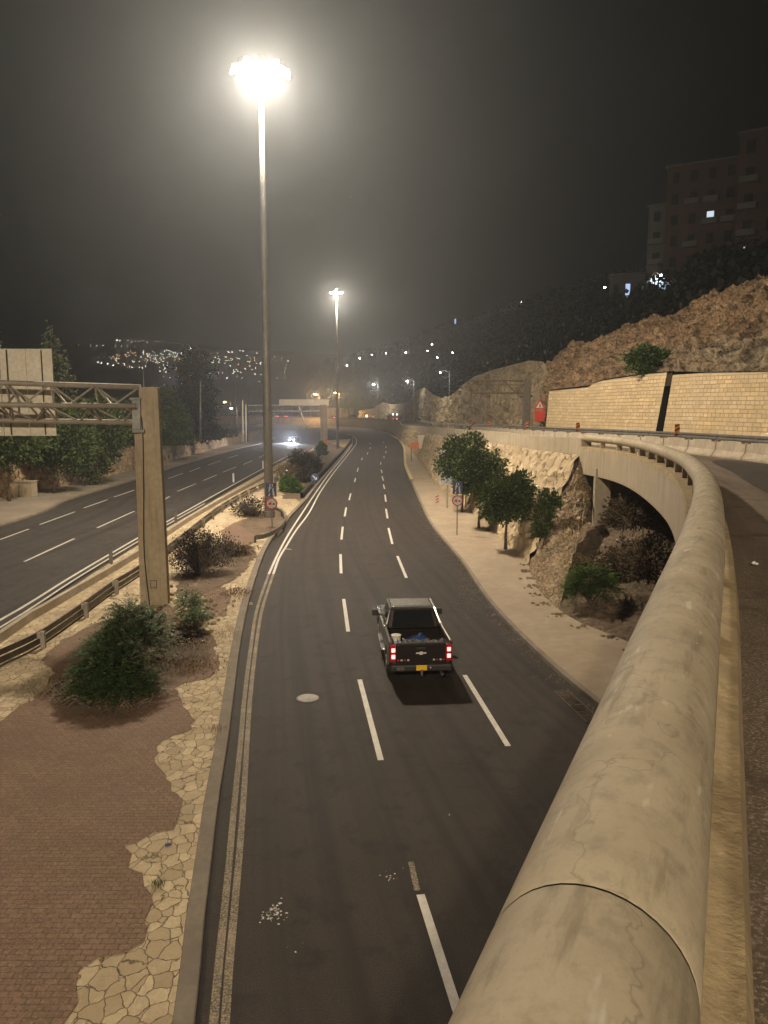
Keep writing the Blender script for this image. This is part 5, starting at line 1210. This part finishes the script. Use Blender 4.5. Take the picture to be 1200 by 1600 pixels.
# left trees above/against the rubble wall
def ltree(px, py_b, Y, blobs, n_, lf, label, m='leaftree', h=4, name='roadside_tree', zb=None, seed=0, r=.12):
    b = A(px, py_b, Y); z = b.z if zb is None else zb
    return tree(name, label, (b.x, Y, z), h, h, blobs, n_, lf, m, seed=seed, r=r, shell=.35, spread=1.8)
ltree(14, 778, 72, [(0,0,4.9,2.4,2.2,1.6),(-1.8,0,5.8,2.2,2,1.8),(1.8,0,5.5,2.0,2,1.4),(0,.5,7,2.4,2,1.6)], 6500, .30, 'tree with a visible bare trunk at the far left edge before the rubble wall', zb=0, h=4.6, seed=70)
ltree(85, 770, 79, [(0,0,5.0,3.0,2.2,2.3),(2.2,0,5.4,2.4,2.2,2.4),(-2,0,5.6,2.0,2.2,2),(0,.5,7.3,3,2.2,1.6)], 8500, .32, 'dense bush-like tree hanging over the rubble wall right of the rusty pole', zb=0, h=4.5, seed=71)
ltree(140, 755, 88, [(0,0,5.0,3.6,2.2,3.4),(-2.4,0,5.6,2.6,2.2,2.6),(2.4,0,6.0,2.4,2.2,2.2),(0,.5,8.2,3.2,2.4,1.6),(.5,-.8,2.4,2.2,1.4,2.0)], 11000, .34, 'wide bushy tree spilling down the rubble wall in the middle of the left group', zb=0, h=5, seed=72)
ltree(190, 715, 112, [(0,0,4.0,4.4,2.8,2.4),(3.4,0,3.6,3.0,2.2,1.8),(-3.4,0,4.6,3.4,2.6,2.4)], 6500, .42, 'tree behind the truss end and gantry column on the left bank', zb=3.2, h=4, seed=73)
ltree(265, 705, 122, [(0,0,3.4,3.0,2.6,3.0),(-1,0,6.2,2.4,2.2,2.6),(1.6,0,2.4,2.0,2,1.8)], 4200, .45, 'loose tree just right of the gantry column beyond the motorway', zb=3.2, h=5, seed=74)
def conifer(px, Y, py_b, py_t, wpx, label, n_, lf, name='cypress', m='leafpine', seed=0, jag=.25, pw=.8):
    b = A(px, py_b, Y); tt_ = A(px, py_t, Y); Hh = tt_.z - b.z; W2 = wpx/1200*Y/2
    bl = []; rnd = random.Random(seed)
    for k in range(16):
        f = k/15; rr = W2*(1-f)**pw*(1+rnd.uniform(-jag,jag))+.15
        bl.append((rnd.uniform(-.15,.15)*W2, rnd.uniform(-.1,.1), Hh*(.08+.92*f), rr, rr, Hh/15*1.2))
    t = thing(name, label, 'tree', (b.x, Y, b.z)); MB().tube([(0,0,0),(0,0,Hh*.5),(0,0,Hh*.97)], [.3,.2,.05], 8).build('trunk', M['bark'], t)
    P, N = crown_pts(bl, n_, seed, .3); cards('crown', P, N, lf, lf*.3, M[m], t, seed); return t
conifer(88, 84, 690, 515, 52, 'pointed cypress rising behind the sign board at the left', 7000, .3, seed=80, pw=.55)
conifer(102, 82, 690, 550, 44, 'shorter ragged conifer leaning against the pointed cypress', 4500, .3, seed=81, pw=.4)
conifer(2, 80, 690, 502, 44, 'conifer top cut off by the left edge above the sign board', 4500, .3, seed=82, pw=.5)
conifer(308, 140, 690, 545, 74, 'broad tall dark cypress in front of the city lights', 9000, .5, seed=83, pw=.30, m='leafgrey', name='broad_cypress')
# shrubs hanging over left wall & fence hedge
for i, (px, Y, lb_) in enumerate([(285,120,'dark hedge bush beside the railing, right of the gantry column'),(335,150,'pale hedge bush on top of the far rubble wall'),(355,165,'low hedge bush at the end of the rubble wall')]):
    b = A(px, 700, Y); shrub('hedge_bush', lb_, (b.x-2, Y, lwh(Y)), [(0,0,.9,2.4,1.6,1.0),(2.4,0,.7,1.8,1.5,.8)], 1500, .4, 'leaftree', 90+i, 20)
# dark wood on the right hillside, trees one can tell apart along its edge
rs = np.random.RandomState(4); cnt = 0
HP = []
for i in range(len(HROWS)-2):
    for j in range(len(HROWS[0])): HP.append(HROWS[i][j])
lab_sp = set()
Pall = []
for k in range(1500):
    i = rs.randint(0, 29); j = rs.randint(0, 158); p = HROWS[i][j].lerp(HROWS[i+1][j+1], rs.rand()); sc = (1.2 + 1.8*rs.rand()) * (p.length/130)**.45
    nn = 70; d = rs.normal(size=(nn,3)); d /= np.linalg.norm(d,axis=1)[:,None]; Pall.append(np.array(p)[None,:] + np.array([0,0,sc*.5]) + d*sc*np.array([1,1,.9])*rs.uniform(.5,1,(nn,1)))
Pall = np.concatenate(Pall); szs = .45
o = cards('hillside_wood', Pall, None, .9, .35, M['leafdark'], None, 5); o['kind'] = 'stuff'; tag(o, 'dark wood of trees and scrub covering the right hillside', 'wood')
# dark wood in valley between motorway and far hill
Pall = []
for k in range(900):
    px = rs.uniform(-250, 640); Y = rs.uniform(230, 650); Y = Y if px < 300 else Y+330; p = A(px, 640, Y); sc = rs.uniform(3, 6); z0 = rs.uniform(-2, 3.2 if px > 300 else 8)*.8
    nn = 60; d = rs.normal(size=(nn,3)); d /= np.linalg.norm(d,axis=1)[:,None]; Pall.append(np.array([p.x, p.y, z0])[None,:] + d*sc*np.array([1,1,.7])*rs.uniform(.5,1,(nn,1)))
o = cards('valley_wood', np.concatenate(Pall), None, 1.9, .8, M['leafdark'], None, 6); o['kind'] = 'stuff'; tag(o, 'dark wood in the valley beyond the motorway', 'wood')
# trees by the far bend lit warm
for i, (px, Y, hpx, wd, lb_) in enumerate([(545,455,50,28,'big dim tree behind the small high mast pole'),(575,448,34,26,'rounded dim tree above the far pale wall'),(598,425,46,20,'upright dim tree left of the far street lamp pole')]):
    b = A(px, 655, Y); Hh = hpx/1200*Y; W2 = wd/1200*Y/2*1.3
    tree('far_tree', lb_, (b.x, Y+6, b.z), Hh, Hh*.6, [(0,0,Hh*.6,W2,W2,Hh*.35),(W2*.4,0,Hh*.8,W2*.6,W2*.6,Hh*.2),(-W2*.5,0,Hh*.5,W2*.6,W2*.6,Hh*.25)], 2500, .6, 'leaftree', seed=110+i, r=.3)

# ================================================================== SMALL THINGS
# manhole, grate, litter
p = G(481, 1091); t = thing('manhole_cover', 'round worn iron manhole cover in the left lane of the lower road', 'manhole cover', (p.x, p.y, .004))
MB().cyl((0,0,.004), .34, .012, seg=32).build('cover', M['rustrail'], t); mb = MB()
for k in range(-3,4): mb.box((0,k*.085,.013), (2*math.sqrt(max(0,.3**2-(k*.085)**2)),.02,.008))
mb.build('ribs', M['galv'], t)
a_, b_ = G(885,1083), G(932,1126); dv = (b_-a_); t = thing('drain_grate', 'long rusty drain grate in the gutter by the right kerb', 'drain grate', ((a_.x+b_.x)/2-.12, (a_.y+b_.y)/2, .0), math.atan2(dv.y, dv.x))
Lg = dv.length+.3
MB().box((0,0,.006), (Lg,.42,.012)).build('pit_shade', M['signblack'], t); mb = MB()  # flat black plate, painted for the dark hollow under the bars
for k in range(int(Lg/.09)): mb.box((-Lg/2+.05+k*.09,0,.02), (.035,.40,.02), rz=R(24 if (k//6)%2 else -24))
mb.box((0,.22,.02),(Lg,.05,.03)).box((0,-.22,.02),(Lg,.05,.03)); 
for k in (-.33,0,.33): mb.box((Lg*k,0,.024),(.06,.42,.03))
mb.build('bars', M['rust'], t)
rnd = random.Random(9); mb = MB()
for (cx_, cy_, n_, s_) in ((424,1428,60,.13),(607,1368,14,.10),(700,1272,2,.04),(458,1475,3,.15),(645,1010,5,.6)):
    c = G(cx_, cy_)
    for k in range(n_):
        x, y = c.x + rnd.gauss(0,s_*.8), c.y + rnd.gauss(0,s_*1.0); r_ = rnd.uniform(.006,.03)*(1.3 if cx_==424 else .7)
        mb.add([(x+r_*math.cos(a0)*rnd.uniform(.6,1.2), y+r_*math.sin(a0)*rnd.uniform(.6,1.2), .007) for a0 in np.linspace(0,5.4,6)], [(0,1,2,3,4,5)])
o = mb.build('paint_spatter', M['litter']); o['kind'] = 'stuff'; tag(o, 'dried white spatters and crumbs on the lower road', 'spatter')
# scattered gravel along gutter and crumbs on pavement, island
def pebbles(name, label, gen, n_, m, z, smin=.01, smax=.04, seed=0):
    rnd = random.Random(seed); mb = MB()
    for k in range(n_):
        x, y = gen(rnd); s = rnd.uniform(smin, smax); a0 = rnd.random()*3
        mb.box((x,y,z+s*.3), (s*1.4,s,s*.7), a0, taper=.6)
    o = mb.build(name, m); o['kind'] = 'stuff'; return tag(o, label, 'gravel')
def gl(rnd):
    i = rnd.choice([k for k in range(len(RK)) if 18 < RK[k].y < 75]); p = RK[i]; return p.x - abs(rnd.gauss(0,.35)) - .02, p.y + rnd.uniform(-.4,.4)
pebbles('gutter_gravel', 'loose pale grit washed along the gutter by the right kerb', gl, 900, M['kerb'], .003, .012, .04, 1)
def g3(rnd):
    c = G(745 + rnd.gauss(0,10), 920 + rnd.gauss(0,22)); return c.x - .5, c.y
pebbles('gutter_gravel', 'patch of grit in the right lane beyond the pickup', g3, 420, M['kerb'], .003, .012, .045, 2)
def g4(rnd):
    i = rnd.randrange(30, len(RB)); p = RB[i]; return p.x - abs(rnd.gauss(0,.35)), p.y - abs(rnd.gauss(0,.3))
pebbles('fallen_stones', 'fallen stones at the foot of the slope under the bridge', g4, 420, M['dirt'], .13, .03, .13, 3)
def g5(rnd):
    y = rnd.uniform(10,60); a0 = min(isl_a, key=lambda p: abs(p.y-y)); b0 = min(isl_b, key=lambda p: abs(p.y-y)); t0 = rnd.random(); return a0.x+(b0.x-a0.x)*t0, y
pebbles('island_litter', 'small stones and crumbs lying on the island paving', g5, 420, M['dirt'], .13, .012, .05, 4)
def g6(rnd):
    c = G(300 + rnd.gauss(0,26), 960 + rnd.gauss(0,22)); return c.x, c.y
pebbles('rubble_pile', 'rubble stones scattered at the foot of the gantry column', g6, 260, M['flag'], .15, .03, .16, 5)
c = G(262, 1331); t = MB().box((c.x,c.y,.16), (.10,.06,.05), .5, taper=.7).box((c.x+.05,c.y+.02,.155), (.05,.05,.03), 1.1).build('crushed_can', M['signblue'], bevel=.008); tag(t, 'small crushed blue can on the near flagstones', 'can')
t = MB().box((5.0,10.2,deckz(10.2)+.05), (.06,.05,.04), .4, taper=.5).box((5.05,10.22,deckz(10.2)+.03), (.04,.04,.03), 1.0).build('crumpled_paper', M['litter'], bevel=.01); tag(t, 'crumpled white paper scrap on the upper road', 'litter')

# ---- lights of the far town and hillside
def dot_mesh(r, m):
    bm = bmesh.new(); bmesh.ops.create_icosphere(bm, subdivisions=1, radius=r); me = bpy.data.meshes.new('town_lamp'); bm.to_mesh(me); bm.free(); me.materials.append(m); return me
em = {'white': emit('town_white', (.95,.97,1), 48), 'warm': emit('town_warm', (1,.74,.42), 36), 'orange': emit('town_orange', (1,.52,.16), 36), 'green': emit('town_green', (.5,1,.85), 26)}
big = {k: dot_mesh(1.9, m) for k, m in em.items()}
rnd = random.Random(21); tot = 0
lab_c = {'white': 'one of the tiny cold white lamps of the town on the far hill', 'warm': 'one of the tiny warm white lamps of the town on the far hill', 'orange': 'one of the tiny orange lamps of the town on the far hill', 'green': 'one of the tiny greenish lamps of the town on the far hill'}
def town(px, py, kind, s=1.0, Y=None):
    Yv = Y or .80*float(np.interp(py, [530, 650], [1760, 690])); p = A(px, py, Yv)
    o = bpy.data.objects.new('town_lamp', big[kind]); COL.objects.link(o); k = .18*(.3+.7*s)*Yv/1100; o.location = p; o.scale = (k,k,k)
    tag(o, lab_c[kind], 'lamp', 'tiny %s lamps of the far town' % kind)
def pick(): return rnd.choices(['white','warm','orange','green'], [5,4,3,.4])[0]
for i in range(11): town(113+i*9.6, 539+i*.25, 'warm', .42)
for i in range(10): town(200+i*6, 534+rnd.uniform(-3,2), 'warm', .4)
for (px,py,s) in [(183,531,1.2),(187,532,1.),(257,549,1.4),(265,553,1.1),(271,552,1.1),(283,553,1.),(153,566,1.),(158,567,.9),(168,568,1.),(177,571,1.2),(206,574,1.),(222,575,1.),(259,581,1.5),(250,580,1.),(298,544,.9),(357,550,1.2),(363,550,1.2),(375,548,1.),(380,549,1.),(293,592,.9),(257,601,.7)]: town(px,py,'white',s)
for (px,py,s) in [(177,557,1.2),(181,561,.9),(196,554,1.),(208,553,.9),(187,555,1.)]: town(px,py,'orange',s)
town(343,562,'green',1.3); town(342,566,'green',1.)
for i in range(110): town(rnd.triangular(165,305,245), rnd.triangular(545,580,558), pick(), rnd.uniform(.3,.75))
for i in range(80): town(rnd.uniform(310,450), rnd.triangular(548,606,560), pick(), rnd.uniform(.3,.85))
for i in range(12): town(rnd.uniform(255,300), rnd.uniform(583,600), pick(), rnd.uniform(.3,.6))
for (px,py,s,Y) in [(562,560,.8,900),(581,554,.6,900),(603,552,.8,800),(597,566,.7,800),(542,571,.8,900),(544,579,.9,900),(634,551,.9,520),(683,559,.9,350),(707,551,1.0,300),(675,538,.7,420),(668,548,.5,420),(739,524,1.0,380),(726,532,.7,380),(798,500,.8,330),(815,472,.6,380),(812,524,.4,260),(945,449,1.2,175),(688,582,.4,200)]:
    p = A(px, py, Y); o = bpy.data.objects.new('hillside_lamp', big['white']); COL.objects.link(o); k = .55*s*Y/1000; o.location = p; o.scale = (k,k,k)
    tag(o, 'one of the small white lamps scattered over the dark right-hand hillside', 'lamp', 'small white lamps on the right hillside')
# ---- haze
hm_ = bpy.data.materials.new('haze_air'); hm_.use_nodes = True; nt = hm_.node_tree; nt.nodes.clear()
out = nt.nodes.new('ShaderNodeOutputMaterial'); pv = nt.nodes.new('ShaderNodeVolumePrincipled'); nt.links.new(pv.outputs[0], out.inputs['Volume'])
pv.inputs['Color'].default_value = (.84,.91,1,1); pv.inputs['Density'].default_value = HAZE; pv.inputs['Anisotropy'].default_value = .72
o = MB().box((0, 3400, 199.), (12400, 8400, 402.)).build('haze', hm_); o['kind'] = 'stuff'
